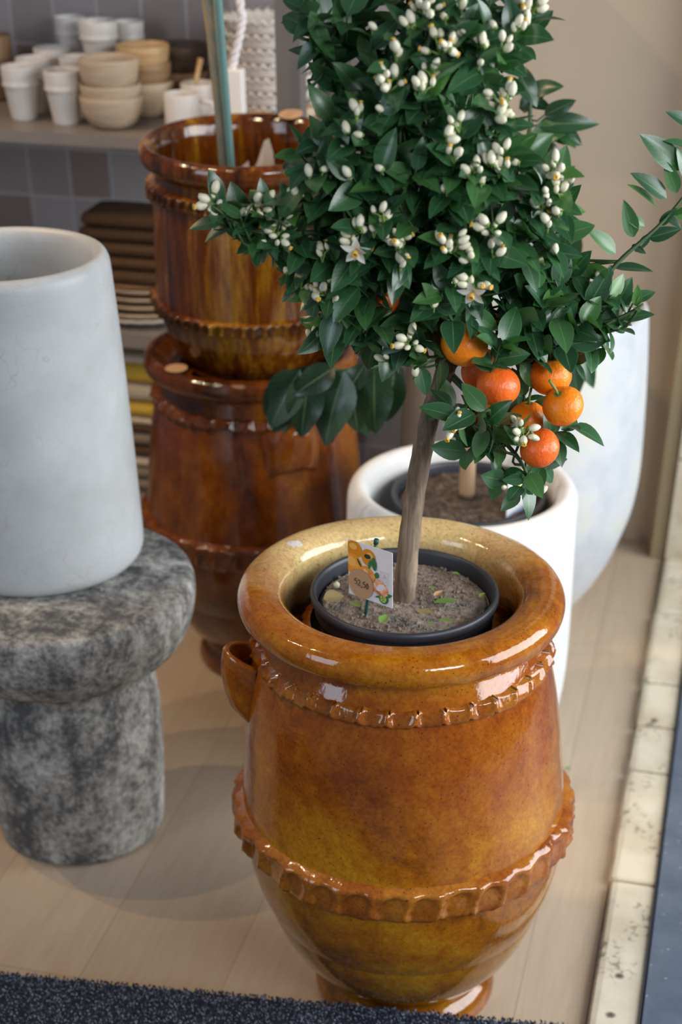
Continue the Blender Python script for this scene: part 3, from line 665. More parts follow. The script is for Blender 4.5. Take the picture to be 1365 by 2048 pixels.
# sprays on named twigs: lower fruiting twig, left sprig, right sprigs
for x, y, o, dx, dy in [(880,820,-.06,-1,-.2),(905,815,-.05,0,1),(950,885,-.05,-1,-.4),(985,905,-.06,-.6,-.6),(930,905,-.06,-1,-.6),(1035,985,-.09,-.5,-1),(1090,940,-.05,.6,-.4),(1150,850,-.07,1,.3),(1100,830,-.02,.8,.2),
                        (1050,790,-.01,.2,.8),(1040,730,.02,0,1),(1000,690,-.10,.1,1),(1010,680,-.09,.3,1),(945,640,-.08,0,-.6),(1090,700,-.06,.5,.3),(1150,720,-.03,1,.1),(1060,700,-.03,.3,.6),(960,830,-.02,.2,.8),(1010,830,-.03,.4,.6),
                        (440,440,-.12,-1,.3),(500,480,-.12,-.8,-.6),(480,430,-.13,-.4,1),(530,430,-.12,-.2,1),(560,430,-.12,.2,1),(520,500,-.1,-.3,-1),
                        (1200,640,-.04,.6,.5),(1240,660,-.05,1,-.4),(1210,700,-.03,.3,-1),(1180,690,-.03,.2,-1),(1270,600,-.04,.6,.8),(1160,600,-.03,.2,.8),(1225,590,-.04,.7,.6),(1150,660,-.05,.5,-.4),(1130,610,-.04,.2,.6),(1180,640,-.06,.7,.2),(1110,560,-.06,-.4,.7),(1080,590,-.06,-.6,.6),
                        (1100,380,-.07,.5,.5),(1090,430,-.07,-.7,.4),(1130,420,-.07,1,.2),(1120,470,-.06,.8,.2),(1085,480,-.06,-.8,.4),(1115,520,-.06,.9,0),(1070,540,-.05,-.8,.2),(620,60,-.06,-1,.3),(650,40,-.06,.9,.4),(640,110,-.06,-1,.2),(670,120,-.06,.8,.4),(680,180,-.06,-1,-.1),(700,170,-.06,.7,.6),(610,20,-.06,-.9,.6),(660,240,-.09,-1,.5),(630,290,-.1,-1,.3),(600,310,-.1,-1,.5)]:
    P = L_(atD(x, y, D0 + o)); d = Rv * dx + UP * dy - Fv * .25 + rv(rnd) * .12; spray(fol, P, d, 5, .032 if x < 540 or x > 1200 else .041, rnd, .032, near(P), .8)
# single leaves along the right-hand shoot
for bx, by, tx, ty in [(1232,507,1185,459),(1268,474,1253,410),(1290,453,1253,432),(1313,414,1268,366),(1334,397,1276,346),(1361,339,1295,273),(1297,476,1357,459),(1230,536,1301,534),(1385,250,1342,223),(1380,295,1338,277),(1320,450,1350,420),
                       (1345,420,1400,440),(1355,385,1335,330),(1340,430,1385,415),(1205,560,1240,610),(1222,530,1218,565),(1375,360,1362,300),(1265,490,1290,505),(1300,470,1275,500),(1330,430,1362,452)]:
    o = -.02 + (bx - 1230) * .0002; P = L_(atD(bx, by, D0 + o)); Q = L_(atD(tx, ty, D0 + o - .008)); v = Q - P
    leaf(fol, P, v, UP * .7 - Fv * .8 + rv(rnd) * .3, v.length * 1.12, v.length * .46, rnd, 0, .25, .25)
for tx, ty, q in [(1276,574,.5),(1283,590,.3),(1292,598,.25),(1268,606,.3)]:
    P = L_(atD(1274, 612, D0 - .05)); Q = L_(atD(tx, ty, D0 - .055)); leaf(fol, P, Q - P, UP - Fv + rv(rnd) * .3, (Q - P).length * 1.1, (Q - P).length * q, rnd, 0, .3, .1, r=1.0)
fol.build('foliage', [M['leaf'], M['twig']], tree)
# fruit: body, calyx and stem
def fruit(x, y, r, o, m, calyx=True, tilt=(0, 0)):
    P = L_(atD(x, y, D0 + o)); R_ = r * pxm(P + TB); b = MB(); rr = random.Random(x)
    prof = []
    for i in range(25):
        a = -PI / 2 + PI * i / 24; q = math.cos(a); z = math.sin(a)
        z *= .90; z -= .10 * math.exp(-(q / .22) ** 2) * (1 if z > 0 else -.5); prof.append((max(.0004, R_ * q), R_ * z))
    def fn(rad, z, a): return rad * (1 + .018 * math.sin(5 * a + 1) * (z > 0) + .02 * mnoise.noise(Vector((math.cos(a) * 1.5 + x, math.sin(a) * 1.5, z * 60)))), z
    b.lathe(prof, 40, fn=fn); f = b.build('tangerine', m, tree, loc=P); f.rotation_euler = (tilt[0], tilt[1], rr.uniform(0, 6))
    c = MB(); zt = R_ * .80
    for k in range(5):
        a = k * 1.2566; leaf(c, Vector((0, 0, zt)), Vector((math.cos(a), math.sin(a), .25)), UP, R_ * .26, R_ * .2, rr, 0, .1, .2, nl=4)
    c.tube([(0, 0, zt - .002), (0, 0, zt + R_ * .35), (R_ * .1, 0, zt + R_ * 1.0)], .0016, 6, 0); tag(c.build('calyx', M['calyx'], f), 'green calyx and stalk')
FR = [(929,688,48,-.075,'orange',(.2,.2)),(963,738,42,-.02,'red_orange',(.3,-.7)),(997,773,44,-.085,'red_orange',(.25,.0)),(1102,750,43,-.05,'orange',(0,.2)),(1127,812,41,-.085,'orange',(-.5,.3)),(1056,838,38,-.045,'orange',(0,0)),(1080,896,40,-.09,'red_orange',(.3,.6)),
      (985,826,38,-.015,'red_orange',(0,0)),(1024,637,37,-.0,'red_orange',(.3,0)),(912,408,34,-.06,'red_orange',(0,0)),(765,597,36,-.06,'red_orange',(0,0))]
for x, y, r, o, m, t in FR: fruit(x, y, r, o, M[m], tilt=t)

# ---------------------------------------------------------------- lemon tree in the white planter
D1 = (NB - Vector((0, 0, 0))).dot(Fv); LB = Vector((NB.x, NB.y, NB.z + .248))
lem = thing('lemon_tree', 'blurred lemon tree with large leaves behind the tangerine tree', 'tree', LB)
T_ = lambda x, y, o=0: atD(x, y, D1 + o) - LB
def lb(lst, r0, r1, name, m):
    p = spline([tuple(T_(*q)) for q in lst], 6); b = MB(); b.tube(p, [r0 + (r1 - r0) * i / (len(p) - 1) for i in range(len(p))], 10); b.build(name, m, lem); return [Vector(q) for q in p]
ln = lb([(934, 990), (938, 900), (945, 800), (950, 700), (975, 580)], .0135, .012, 'trunk', M['tan_stem'])
ln2 = []
for q in [[(975, 580), (1010, 450), (1050, 330), (1060, 200), (1030, 130)], [(1010, 450), (1080, 380), (1110, 270), (1150, 240)], [(975, 580), (1060, 560), (1140, 620), (1175, 720)], [(950, 700), (850, 690, -.05), (740, 735, -.1), (600, 742, -.12)], [(975, 580), (900, 400), (880, 200), (890, 20)]]:
    ln2 += lb(q, .006, .002, 'branch', M['twig'])
b = MB(); rnd = random.Random(33)
for bx, by, tx, ty, o, wd in [(600,740,538,850,-.14,.75),(620,745,600,872,-.15,.7),(690,742,640,885,-.15,.72),(700,750,715,862,-.14,.7),(750,735,745,865,-.13,.72),(560,760,535,830,-.13,.7),(670,735,590,785,-.15,.7),(730,730,690,790,-.14,.7),(790,740,775,840,-.1,.7),(1090,230,1145,205,.0,.6),(1085,300,1145,345,.0,.7),(1100,250,1160,285,.01,.7),(1060,180,1120,170,.0,.6),(1075,330,1110,390,-.02,.8),(1110,300,1095,360,-.02,.7),(1040,150,1075,205,.0,.7),(600,742,546,862,-.13,.62),(590,745,575,868,-.11,.5),(655,745,655,884,-.14,.62),(650,742,560,765,-.12,.5),(700,745,738,868,-.12,.6),(760,740,785,828,-.08,.6),(690,740,640,800,-.1,.55),(740,720,760,800,-.06,.5),(720,735,690,850,-.1,.45),(800,730,790,800,-.06,.5),
                          (965,372,1075,398,-.08,.75),(1075,250,1190,240,0,.4),(1065,265,1125,265,0,.7),(1070,290,1130,320,.02,.8),(1085,280,1120,345,.02,.6),(1030,140,1065,150,.03,.6),(1045,180,1000,175,.03,.5),(1060,200,1100,215,.02,.6),(1040,215,1090,180,.02,.6),(1120,270,1150,290,0,.5),(1125,440,1145,560,.02,.6),(1060,440,1000,500,.0,.6),(1120,540,1180,600,.02,.5),(1040,380,1100,360,.02,.6),
                          (1150,690,1193,770,.0,.5),(1130,650,1165,790,.02,.5),(1200,600,1235,640,0,.6),(1130,460,1080,520,.03,.6),(1030,470,1060,560,.03,.6),(1110,400,1140,470,.02,.6),(1000,560,1050,620,.03,.6),(1050,300,1010,260,.03,.6),(960,380,905,470,.03,.6),(900,240,960,300,.03,.6),(890,120,930,200,.03,.6),(1050,330,1120,400,-.01,.7),(885,60,900,150,.03,.6),(870,280,800,360,.03,.6),(930,480,850,560,.03,.6)]:
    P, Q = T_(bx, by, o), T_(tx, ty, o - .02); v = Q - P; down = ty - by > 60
    leaf(b, P, v, (-Fv * 1.2 + UP * (.25 if bx < 850 else .6) + rv(rnd) * .25), v.length * 1.1, v.length * wd * .86, rnd, 0, .22, .35, nl=9, wave=.26, r=rnd.uniform(.0, .35) if bx < 850 else rnd.uniform(.3, .9))  # left-hand leaves get darker tones: their shade is put into the colour
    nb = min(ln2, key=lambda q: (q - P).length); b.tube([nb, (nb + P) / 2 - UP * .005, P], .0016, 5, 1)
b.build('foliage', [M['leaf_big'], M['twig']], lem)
for x, y, r in ((1052, 452, 20), (1134, 383, 15)):
    c = MB(); P = T_(x, y, -.01); q = r * pxm(P + LB); c.lathe([(max(.0004, q * math.cos(a)), q * 1.25 * math.sin(a)) for a in [-PI / 2 + PI * i / 12 for i in range(13)]], 20)
    tag(c.build('lemon', M['green_fruit'], lem, loc=P), 'small dark unripe fruit')
c = MB(); P = T_(1070, 297, -.03); c.lathe([(.0006, -.009), (.005, -.006), (.0068, 0), (.005, .007), (.0006, .011)], 12); tag(c.build('flower_bud', M['pink_bud'], lem, loc=P), 'single pink flower bud')
# plant label in the white planter
lt = thing('plant_label', 'white plant label standing in the soil of the white planter', 'plant label', ath(1030, 1040, .49))
o_ = Vector(lt.location); a, bq, c_, d = (atD(x, y, q) - o_ for x, y, q in ((1012, 1045, 2.28), (1052, 1018, 2.32), (1060, 935, 2.335), (1018, 955, 2.295)))
b = MB(); nn = (bq - a).cross(d - a).normalized() * .0008
i = [b.vert(p) for p in (a, bq, c_, d)]; j = [b.vert(p + nn) for p in (a, bq, c_, d)]
b.face(i[::-1]); b.face(j)
for k in range(4): b.face((i[k], i[(k + 1) % 4], j[(k + 1) % 4], j[k]))
b.build('card', M['card'], lt, smooth=False)
def quad(b, P0, u, v, nn, x0, y0, x1, y1, mi, off):
    q = [b.vert(P0 + u * x + v * y + nn * off) for x, y in ((x0, y0), (x1, y0), (x1, y1), (x0, y1))]; b.face(q, mi)
b = MB(); u_, v_ = bq - a, d - a; s_ = nn.normalized() if nn.dot(-Fv) > 0 else -nn.normalized()
for q, m_, nm in (((.0, 0, 1, .14), 'print_blue', 'printed_band'), ((.35, .62, .75, .8), 'print_lime', 'printed_leaf'), ((.3, .82, .9, 1), 'print_yellow', 'printed_fruit')):
    b = MB(); quad(b, a, u_, v_, s_, *q, 0, .0013); b.build(nm, M[m_], lt, smooth=False)
b = MB(); b.tube([(a + bq) / 2 - UP * .03, (a + bq) / 2 + v_ * .5 - s_ * .002], .0022, 8); b.build('stake', M['dark_green'], lt)

# ---------------------------------------------------------------- price label in the front pot
pl = thing('plant_label', 'picture label with oranges and a round kraft 52,50 sticker beside the trunk', 'plant label', ath(728, 1222, .655))
o_ = Vector(pl.location); TL, TR, BRr, BLl = (atD(x, y, q) - o_ for x, y, q in ((697, 1077, 1.642), (786, 1106, 1.598), (787, 1216, 1.598), (699, 1186, 1.642)))
U, V = TR - TL, BLl - TL; nn = V.cross(U).normalized()
if nn.dot(Fv) > 0: nn = -nn
def cp(x, y, off=0): return TL + U * x + V * y + nn * off
b = MB(); i = [b.vert(cp(x, y, 0)) for x, y in ((0, 0), (1, 0), (1, 1), (0, 1))]; j = [b.vert(cp(x, y, .0006)) for x, y in ((0, 0), (1, 0), (1, 1), (0, 1))]
b.face(i); b.face(j[::-1])
for k in range(4): b.face((i[k], i[(k + 1) % 4], j[(k + 1) % 4], j[k]))
b.build('card', M['card'], pl, smooth=False)
W_, H_ = U.length, V.length
def ell(b, x, y, rx, ry, ang, off, mi, n=26, clip=True, pw=1.0):
    pts = []
    for k in range(n):
        a = 2 * PI * k / n; ex, ey = rx * math.cos(a), ry * math.sin(a) * (abs(math.sin(a)) ** (pw - 1) if pw != 1 else 1)
        X, Y = x + (ex * math.cos(ang) - ey * math.sin(ang)), y + (ex * math.sin(ang) + ey * math.cos(ang)) * W_ / H_
        if clip: X, Y = min(1, max(0, X)), min(1, max(0, Y))
        pts.append(b.vert(cp(X, Y, off)))
    b.face(pts, mi)
b = MB()                                         # printed picture: oranges, leaves, small logo
ell(b, .14, .15, .185, .165, 0, .0010, 7); ell(b, .12, .42, .20, .20, 0, .0011, 0); ell(b, .47, .22, .165, .165, .3, .0012, 7); ell(b, .44, .53, .20, .145, .5, .0013, 0)
ell(b, .12, .10, .09, .06, 0, .00105, 8); ell(b, .08, .38, .10, .09, .2, .00115, 8); ell(b, .50, .17, .07, .05, .3, .00125, 8)
ell(b, .44, .53, .13, .09, .5, .0014, 1); ell(b, .72, .70, .20, .15, .45, .0013, 1); ell(b, .74, .69, .06, .11, 1.0, .0014, 5)
ell(b, .60, .30, .06, .13, -.15, .0014, 2, pw=1.4); ell(b, .50, .33, .035, .10, .25, .0014, 2, pw=1.4); ell(b, .66, .49, .05, .06, .3, .0014, 2)
ell(b, .45, .20, .075, .045, -.1, .0015, 3); ell(b, .26, .36, .02, .09, -.6, .0014, 3)
p = [b.vert(cp(x, y, .0012)) for x, y in ((.55, .745), (1, .76), (1, .785), (.55, .77))]; b.face(p, 2)
ell(b, .81, .87, .11, .11, 0, .0012, 2); ell(b, .80, .88, .075, .07, .3, .0013, 4); ell(b, .70, .80, .07, .03, .5, .0013, 2, pw=1.4); ell(b, .94, .80, .05, .025, -.6, .0013, 2, pw=1.4); ell(b, .68, .87, .06, .022, -.3, .0013, 2, pw=1.4)
for k in range(5): ell(b, .80 + .05 * math.cos(k * 1.26), .88 + .05 * math.sin(k * 1.26), .012, .012, 0, .0014, 5)
def frame(b, x0, y0, x1, y1, t, off, mi):
    for q in ((x0, y0, x1, y0 + t), (x0, y1 - t, x1, y1), (x0, y0, x0 + t, y1), (x1 - t, y0, x1, y1)):
        b.face([b.vert(cp(x, y, off)) for x, y in ((q[0], q[1]), (q[2], q[1]), (q[2], q[3]), (q[0], q[3]))], mi)
frame(b, .74, .38, .92, .62, .012, .0011, 6); frame(b, .79, .47, .87, .57, .016, .0011, 6); frame(b, .81, .42, .85, .48, .012, .0011, 6)
b.build('printed_picture', [M['print_orange'], M['print_pulp'], M['print_green'], M['print_dark'], M['print_lime'], M['card'], M['pink_card'], plain('printed_deep_orange', (.72, .27, .015), .4, .15, 60), plain('printed_light_orange', (.92, .52, .12), .4, .1, 60)], pl, smooth=False)
st = MB(); ell(st, .30, .735, .285, .285 * 1.0, 0, .0024, 0, 40, clip=False); ell(st, .30, .735, .285, .285, 0, .0017, 0, 40, clip=False)
so = st.build('price_sticker', M['kraft'], pl, smooth=False); tag(so, 'round kraft paper price sticker reading 52,50')
GL = {'5': [[(.9, 0), (.2, .03), (.12, .42), (.6, .38), (.85, .6), (.7, .92), (.1, .95)]], '2': [[(.05, .2), (.4, 0), (.8, .15), (.7, .5), (.05, 1), (.95, .95)]], ',': [[(.5, .85), (.3, 1.25)]], '0': [[(.5, .02), (.1, .3), (.15, .8), (.5, 1), (.85, .7), (.8, .2), (.5, .02)]]}
tb = MB(); x = .165
for ch, wd in (('5', .075), ('2', .075), (',', .04), ('5', .075), ('0', .065)):
    for stc in GL[ch]:
        pts = spline([(x + px * wd * .82, .655 + py * .105 + (x - .165) * .10) for px, py in stc], 4)
        tb.tube([cp(X, Y, .0027) for X, Y in pts], .00042, 5, 0)
    x += wd
tb.build('handwritten_price', M['ink'], so)
b = MB(); q0, q1 = cp(.36, 1.28, -.0022), cp(.60, -.05, -.0022); b.tube([q0 - UP * .012, q0, q1], .0022, 8); b.build('stake', M['dark_green'], pl)
b = MB(); b.tube([q1, q1 + (q1 - q0).normalized() * .006], .0032, 8); b.build('stake_tip', M['dark_green'], pl)
# fallen bits on the soil
def fallen(x, y, L, W, m, label, ang, curl, name='fallen_leaf', cat='leaf', z=.661, group=None):
    P = ath(x, y, z); b = MB(); r = random.Random(x * 3 + y); d = Vector((math.cos(ang), math.sin(ang), 0)) 
    leaf(b, -d * L / 2 + UP * .001, d + UP * .05, UP + rv(r) * .12, L, W, r, 0, .35, curl, r=.5); o = b.build(name, m, loc=P); tag(o, label, cat, group); return o
fallen(668, 1199, .026, .024, M['leaf_dry'], 'round yellowing dry leaf on the soil left of the label', .3, -.1)
fallen(711, 1214, .026, .012, M['leaf_fallen'], 'curled green leaf on the soil at the foot of the label', -.9, -.3)
fallen(768, 1241, .018, .012, M['leaf_fallen'], 'upright pale green leaf at the front edge of the soil', 1.3, -.2)
fallen(893, 1207, .030, .015, M['leaf_fallen'], 'flat bright green leaf lying on the soil right of the trunk', .2, -.05)
fallen(852, 1231, .030, .012, M['leaf_dry'], 'brown curled leaf on the soil before the trunk', -.7, -.5)
fallen(863, 1249, .010, .006, M['leaf_fallen'], 'tiny green leaf scrap near the front rim of the pot', .6, 0)
fallen(894, 1245, .022, .009, M['leaf_fallen'], 'narrow green leaf near the front rim of the pot, beside the tiny scrap', -.4, -.2)
fallen(912, 1149, .012, .007, M['leaf_fallen'], 'small green leaf scrap on the soil behind and right of the trunk', -.3, 0)
fallen(864, 1178, .013, .006, M['leaf_fallen'], 'small green leaf scrap on the soil just right of the trunk', -.9, 0)
fallen(965, 1192, .013, .007, M['leaf_fallen'], 'green leaf scrap at the right edge of the soil', 1.2, 0)
fallen(877, 1190, .014, .008, plain('withered_petal', (.62, .36, .18), .7), 'withered orange brown petal on the soil right of the trunk', .9, -.3, 'fallen_petal', 'petal')
fallen(1137, 1537, .010, .006, M['leaf_fallen'], 'tiny green leaf scrap on the floor right of the amber jar', .5, 0, z=.001)
b = MB(); b.lathe([(.0005, -.004), (.0035, -.002), (.0042, .002), (.0005, .006)], 10); tag(b.build('fallen_bud', M['bud'], loc=ath(674, 1171, .664)), 'white fallen bud on the soil at the left', 'flower bud')

# ---------------------------------------------------------------- shelving and what stands on it
SY, SH = 2.86, .92
unit = thing('shelf_unit', 'grey brown metal shelf unit against the tiled wall', 'shelf', (-1.4, 3.05, 0))
def shelf(z, t=.022):
    b = MB(); x0, x1, y0, y1 = -2.25, -.80, SY, 3.255; b.box(((x0 + x1) / 2 + 1.4, (y0 + y1) / 2 - 3.05, z - t / 2), (x1 - x0, y1 - y0, t)); b.build('shelf_board', M['metal'], unit, smooth=False)
shelf(SH); shelf(.535, .03); shelf(.16, .03); shelf(1.55)
for x, y in ((-.812, SY - .022), (-.812, 3.22), (-2.25, SY - .022), (-2.25, 3.22)):
    b = MB(); b.box((x + 1.4, y - 3.05, .9), (.046, .044, 1.8)); b.build('post', M['post'], unit, smooth=False)
CUPS = []
def cup(x, y, Y, wpx, label, z0=SH, group='white ridged cups on the shelf', h=None):
    P = aty(x, y, Y); r = wpx / 2 * pxm(P); h = h or (P.z - z0); b = MB(); s = r
    b.lathe([(s * .62, 0), (s * .66, .002), (s * .70, h * .06), (s * .90, h * .60), (s * .92, h * .62), (s * 1.0, h * .645), (s * 1.01, h * .68), (s * .955, h * .71), (s * .97, h * .76), (s * 1.0, h * .97), (s * .99, h), (s * .95, h), (s * .93, h * .95), (s * .86, h * .6), (s * .62, h * .06), (s * .3, h * .05)], 48)
    o = b.build('ridged_cup', M['white_cer'], loc=(P.x, P.y, z0)); tag(o, label, 'cup', group); return P, h
cup(37, 131, 2.965, 74, 'white ridged cup at the left end, nearest the shelf edge')
cup(123, 139, 2.945, 76, 'white ridged cup just left of the pale bowl stack, at the shelf edge')
cup(66, 115, 3.055, 72, 'white ridged cup directly behind the leftmost cup')
cup(103, 95, 3.135, 74, 'white ridged cup in the third row, left of the tall cup stacks')
cup(152, 113, 3.055, 70, 'white ridged cup behind the pale bowl stack, on its left')
for x, y, Y, w_, nm in ((195, 40, 3.125, 78, 'middle'), (138, 33, 3.195, 62, 'left'), (256, 42, 3.195, 62, 'right')):
    P = aty(x, y, Y); h = (P.z - SH) / 1.72
    cup(x, y, Y, w_ * .97, 'lower white cup of the %s stack at the back of the shelf' % nm, h=h); cup(x, y, Y, w_, 'upper white cup of the %s stack at the back of the shelf' % nm, z0=SH + h * .72, h=h)
def bowl(x, y, Y, wpx, m, label, z0=None, h=None, group='wooden bowls on the shelf', name='wooden_bowl', P=None, r=None, foot=.45):
    P = P or aty(x, y, Y); r = r or wpx / 2 * pxm(P); z0 = SH if z0 is None else z0; h = h or (P.z - z0); b = MB(); k = []
    for i in range(11):
        a = i / 10 * PI / 2; k.append((r * (foot + (1 - foot) * math.sin(a)), h * (1 - math.cos(a))))
    k += [(r * .985, h * 1.0 + .001), (r * .95, h * 1.0)] + [(q * .93 - .001, max(.006, z * .98 + .004)) for q, z in reversed(k[1:-1])]
    b.lathe([(r * foot * .8, 0)] + k, 56); o = b.build(name, m, loc=(P.x, P.y, z0)); tag(o, label, 'bowl', group); return P, r
P = aty(222, 190, 2.945); r = 63 * pxm(P); hb = P.z - SH
bowl(0, 0, 0, 0, M['wood'], 'bottom bowl of the pale wooden stack at the shelf edge', P=P, r=r, h=hb)
bowl(0, 0, 0, 0, M['wood'], 'middle bowl of the pale wooden stack at the shelf edge', P=P, r=r * .955, h=hb * .95, z0=SH + .024)
bowl(0, 0, 0, 0, M['wood'], 'top bowl of the pale wooden stack at the shelf edge', P=P, r=r * .945, h=hb * .95, z0=SH + .069, foot=.7)
P = aty(290, 160, 3.06); r = 57 * pxm(P); hb = P.z - SH
bowl(0, 0, 0, 0, M['wood'], 'pale wooden bowl behind the front bowl stack', P=P, r=r, h=hb)
bowl(0, 0, 0, 0, M['wood_mid'], 'brown wooden bowl nested on the pale bowl behind the front stack', P=P, r=r * .95, h=.062, z0=SH + hb - .028)
bowl(0, 0, 0, 0, M['wood_gold'], 'golden wooden bowl topping the bowls behind the front stack', P=P, r=r * .92, h=.062, z0=SH + hb + .002)
P = aty(366, 140, 3.165); r = 52 * pxm(P); hb = P.z - SH
bowl(0, 0, 0, 0, M['wood_mid'], 'grey brown bowl under the dark bowl at the back of the shelf', P=P, r=r, h=hb)
bowl(0, 0, 0, 0, M['wood_dark'], 'very dark wooden bowl at the back, left of the bamboo cane', P=P, r=r * 1.02, h=.07, z0=SH + hb - .022)
bowl(-22, 70, 3.14, 84, M['wood_mid'], 'brown bowl cut off by the left frame edge at the back', foot=.6)
def mug(x, y, Y, wpx, label):
    P = aty(x, y, Y); r = wpx / 2 * pxm(P); h = P.z - SH; t = thing('white_mug', label, 'mug', (P.x, P.y, SH), 0, 'white mugs on the shelf'); b = MB()
    b.lathe([(r * .88, 0), (r * .96, .002), (r, .008), (r, h - .003), (r * .985, h), (r * .92, h), (r * .91, h - .003), (r * .9, .006), (r * .3, .005)], 48); b.build('body', M['white_cer'], t)
    b = MB(); b.tube([(r * .96 * math.cos(.3), r * .96 * math.sin(.3), h * .78), ((r + .024) * math.cos(.3), (r + .024) * math.sin(.3), h * .74), ((r + .028) * math.cos(.3), (r + .028) * math.sin(.3), h * .45), (r * .96 * math.cos(.3), r * .96 * math.sin(.3), h * .25)], .005, 8); b.build('handle', M['white_cer'], t); return P, r, h
P1, r1, h1 = mug(362, 186, 2.955, 70, 'white mug at the shelf edge right of the bowls, with a spoon behind it')
P2, r2, h2 = mug(396, 165, 3.06, 70, 'white mug behind the front mug, beside the bamboo cane')
a_ = aty(402, 117, P2.y - .012); b_ = Vector((P2.x - .016, P2.y - .02, SH + .009)); t = thing('wooden_spoon', 'small wooden spoon leaning in the back white mug', 'spoon', b_)
b = MB(); b.tube([a_ - b_, (a_ - b_) * .5, (a_ - b_) * .22], [.0055, .0045, .004], 10); b.build('handle', M['wood_gold'], t)
b = MB(); dq = (a_ - b_); b.tube([dq * .24, dq * .16, dq * .08, dq * .02], [.004, .009, .010, .005], 12, flat=.45); b.build('bowl', M['wood_gold'], t)
# soap on a rope
sp = aty(472, 186, 2.80); hw = 17 * pxm(sp); t = thing('soap_on_rope', 'white soap block hanging on a twisted white rope', 'soap', (sp.x, sp.y, sp.z - .045))
b = MB(); prof = [(-.9, -1), (.9, -1), (1, -.9), (1, .9), (.9, 1), (-.9, 1), (-1, .9), (-1, -.9)]
rows = [[(px * hw * s_, py * hw * .8 * s_, z) for px, py in prof] for s_, z in ((.9, 0), (1, .004), (1, .082), (.9, .086))]
ids = b.grid(rows, True); b.cap(ids[0], 0, True); b.cap(ids[-1], 0); b.build('soap_block', M['white_cer'], t, smooth=False)
rp = [Vector((-.004, 0, .084))] + [aty(x, y, 2.80) - Vector(t.location) for x, y in ((464, 140), (470, 112), (480, 68), (485, 32), (480, 0))]
rp.append(rp[-1] + Vector((-.005, .01, .12))); rp.append(Vector((rp[-1].x, SY + .004 - sp.y, 1.527 - t.location.z)))
rs = [Vector(q) for q in spline([tuple(q) for q in rp], 14)]
for k in range(2):
    b = MB(); b.tube([p + Vector((math.cos(i * .55 + k * PI), math.sin(i * .55 + k * PI), 0)) * .0040 for i, p in enumerate(rs)], .0046, 6); b.build('rope_strand', M['rope'], t)
# scalloped white bowls
Pc = aty(540, 60, 3.10); rc = 98 * pxm(Pc)
for k in range(7):
    zz = SH + k * .0255; N = 30; b = MB(); rows = []; ph = k * 1.9; f = .94 + .06 * k / 6
    for rr, z, wv in [(.45, 0, 0), (.62, .002, 0), (.82, .012, .0), (.87, .020, .0), (.92, .027, .2), (1.0, .031, 1), (1.0, .035, 1), (.90, .028, .2), (.75, .012, 0), (.3, .006, 0)]:
        rows.append([(rc * f * rr * math.cos(2 * PI * q / 240) * (1 + .016 * wv * math.cos(N * 2 * PI * q / 240 + ph)), rc * f * rr * math.sin(2 * PI * q / 240) * (1 + .016 * wv * math.cos(N * 2 * PI * q / 240 + ph)), z + .0036 * wv * math.cos(N * 2 * PI * q / 240 + ph)) for q in range(240)])
    ids = b.grid(rows, True); b.cap(ids[0], 0, True); b.cap(ids[-1], 0); o = b.build('scalloped_bowl', M['white_cer'], loc=(Pc.x, Pc.y, zz))
    tag(o, '%s white scalloped bowl of the tall stack behind the metal post' % ('bottom', 'second from bottom', 'third from bottom', 'middle', 'third from top', 'second from top', 'top')[k], 'bowl', 'stacked white scalloped bowls')
def slab(x, Y, wpx, m, z0, h, label, name='wooden_dish'):
    P = aty(x, 190, Y); P.z = z0; r = wpx / 2 * pxm(P); b = MB(); b.lathe([(r * .75, 0), (r * .95, h * .25), (r, h * .6), (r * .98, h), (r * .9, h), (r * .8, h * .55), (r * .2, h * .5)], 40); tag(b.build(name, m, loc=P), label, 'dish', 'small wooden dishes in front of the scalloped bowls')
slab(518, 2.945, 62, M['wood_mid'], SH, .018, 'lower small brown wooden dish right of the hanging soap'); slab(517, 2.945, 66, M['wood_gold'], SH + .018, .018, 'upper golden wooden dish right of the hanging soap')
slab(549, 2.905, 46, M['wood'], SH, .020, 'pale wooden dish left of the metal post'); slab(550, 2.905, 44, M['wood'], SH + .020, .018, 'pale wooden dish stacked left of the metal post')
for k in range(3): slab(604, 2.935, 58, M['wood_gold'] if k % 2 else M['wood'], SH + k * .019, .019, '%s wooden dish of the stack right of the metal post' % ('bottom', 'middle', 'top')[k])
# middle shelf: plates and brown cloths
def cloth(x0, x1, y0, y1, z0, h, m, name, label, cat, group, seed, stripes=None):
    b = MB(); rnd = random.Random(seed); n = 14; e = h / 2; sec = [(-1 + .0, 0)]
    prof = []
    for k in range(7): a = PI / 2 + PI * k / 6; prof.append((y0 + e + e * math.cos(a), e + e * math.sin(a)))
    for k in range(7): a = -PI / 2 + PI * k / 6; prof.append((y1 - e + e * math.cos(a), e + e * math.sin(a)))
    rows = []
    for i in range(n + 1):
        x = x0 + (x1 - x0) * i / n; q = min(i, n - i); s_ = (.80, .95, 1)[min(q, 2)]
        rows.append([(x, y + .002 * mnoise.noise(Vector((x * 20, y * 20, seed))), e + (z - e) * s_ * (.93 + .07 * mnoise.noise(Vector((x * 9, y * 9, seed + .5))))) for y, z in prof])
    ids = b.grid(rows, True); b.cap(ids[0], 0, True); b.cap(ids[-1], 0)
    o = b.build(name, m, loc=(0, 0, z0)); tag(o, label, cat, group); return o
X = lambda x, y, Y: aty(x, y, Y).x
pb = thing('serving_board', 'x', 'board'); bpy.data.objects.remove(pb)
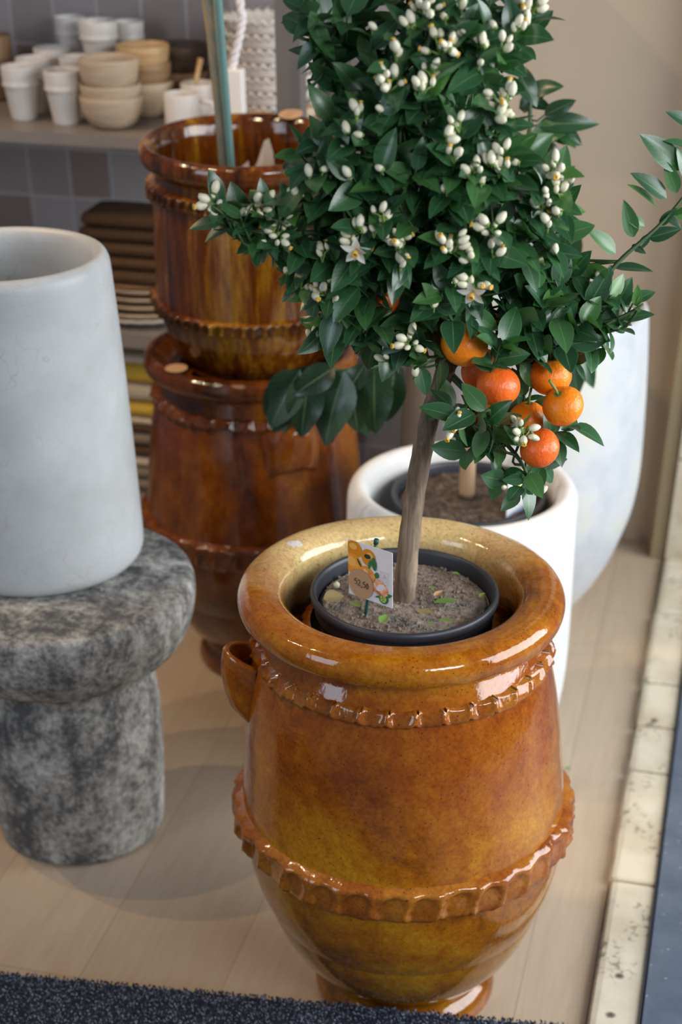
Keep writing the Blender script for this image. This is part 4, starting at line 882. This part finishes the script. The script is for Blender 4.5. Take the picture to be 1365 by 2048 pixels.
def plate(x, Y, r, z0, h, m, label, name, cat, group, sc_=0):
    P = aty(x, 600, Y); b = MB(); rows = []
    for rr, z, wv in [(.50, 0, 0), (.60, .001, 0), (.92, h * .55, .4), (1.0, h, 1), (.98, h * 1.06, 1), (.90, h * .72, .3), (.58, .005, 0), (.2, .004, 0)]:
        rows.append([(r * rr * math.cos(2 * PI * q / 160) * (1 + .018 * wv * sc_ * math.cos(64 * PI * q / 160)), r * rr * math.sin(2 * PI * q / 160) * (1 + .018 * wv * sc_ * math.cos(64 * PI * q / 160)), z) for q in range(160)])
    ids = b.grid(rows, True); b.cap(ids[0], 0, True); b.cap(ids[-1], 0); o = b.build(name, m, loc=(P.x, Y, z0)); tag(o, label, cat, group)
plate(300, 3.03, .158, .536, .020, M['white_cer'], 'large white plate with beaded edge on the middle shelf', 'beaded_plate', 'plate', None, 1)
z = .545
for k in range(4):
    plate(300 + k * 2, 3.035, .150 - k * .004, z, .019, M['wood'], '%s pale wooden plate of the stack on the white beaded plate' % ('bottom', 'second', 'third', 'top')[k], 'wooden_plate', 'plate', 'pale wooden plates on the middle shelf'); z += .0155
z += .006
x0 = X(193, 470, 3.0)
plate(300, 3.035, .12, z - .005, .004, M['wood_mid'], 'thin brown board lying on the pale plates under the cloths', 'round_board', 'board', None)
for k, (h, dx) in enumerate(((.030, .014), (.026, .016), (.030, .004), (.026, .002), (.030, .010))):
    cloth(x0 + dx - .012, x0 + .33, 2.93, 3.06, z, h * .97, M['brown_cloth'], 'folded_cloth', '%s dark brown folded cloth of the pile under the shelf' % ('bottom', 'second', 'third', 'fourth', 'top')[k], 'cloth', 'dark brown folded cloths', k); z += h
# bottom shelf: striped towels
z = .161
LST = [('taupe_cloth', .030, 'taupe cloth at the bottom'), ('taupe_cloth', .028, 'second taupe cloth'), ('beige_cloth', .024, 'thin beige cloth'), ('brown_cloth', .026, 'brown cloth'), ('taupe_cloth', .032, 'taupe cloth under the striped ones'), ('brown_cloth', .018, 'thin dark layer added as the shaded gap'), ('beige_cloth', .016, 'beige stripe at the bottom'), ('yellow_cloth', .034, 'lower yellow fold'), ('beige_cloth', .040, 'beige fold between the yellow ones'), ('yellow_cloth', .044, 'upper yellow fold'), ('beige_cloth', .020, 'beige fold on top')]  # the thin dark layer fills a gap; its brown stands in for shade
x0 = X(215, 800, 2.95)
for k, (m, h, nm) in enumerate(LST):
    cloth(x0 + .004 * (k % 3), x0 + .34, 2.90, 3.14, z, h, M[m], 'folded_towel', nm + ' of the towel pile behind the pale cylinder', 'towel', 'folded towels on the bottom shelf', 20 + k); z += h
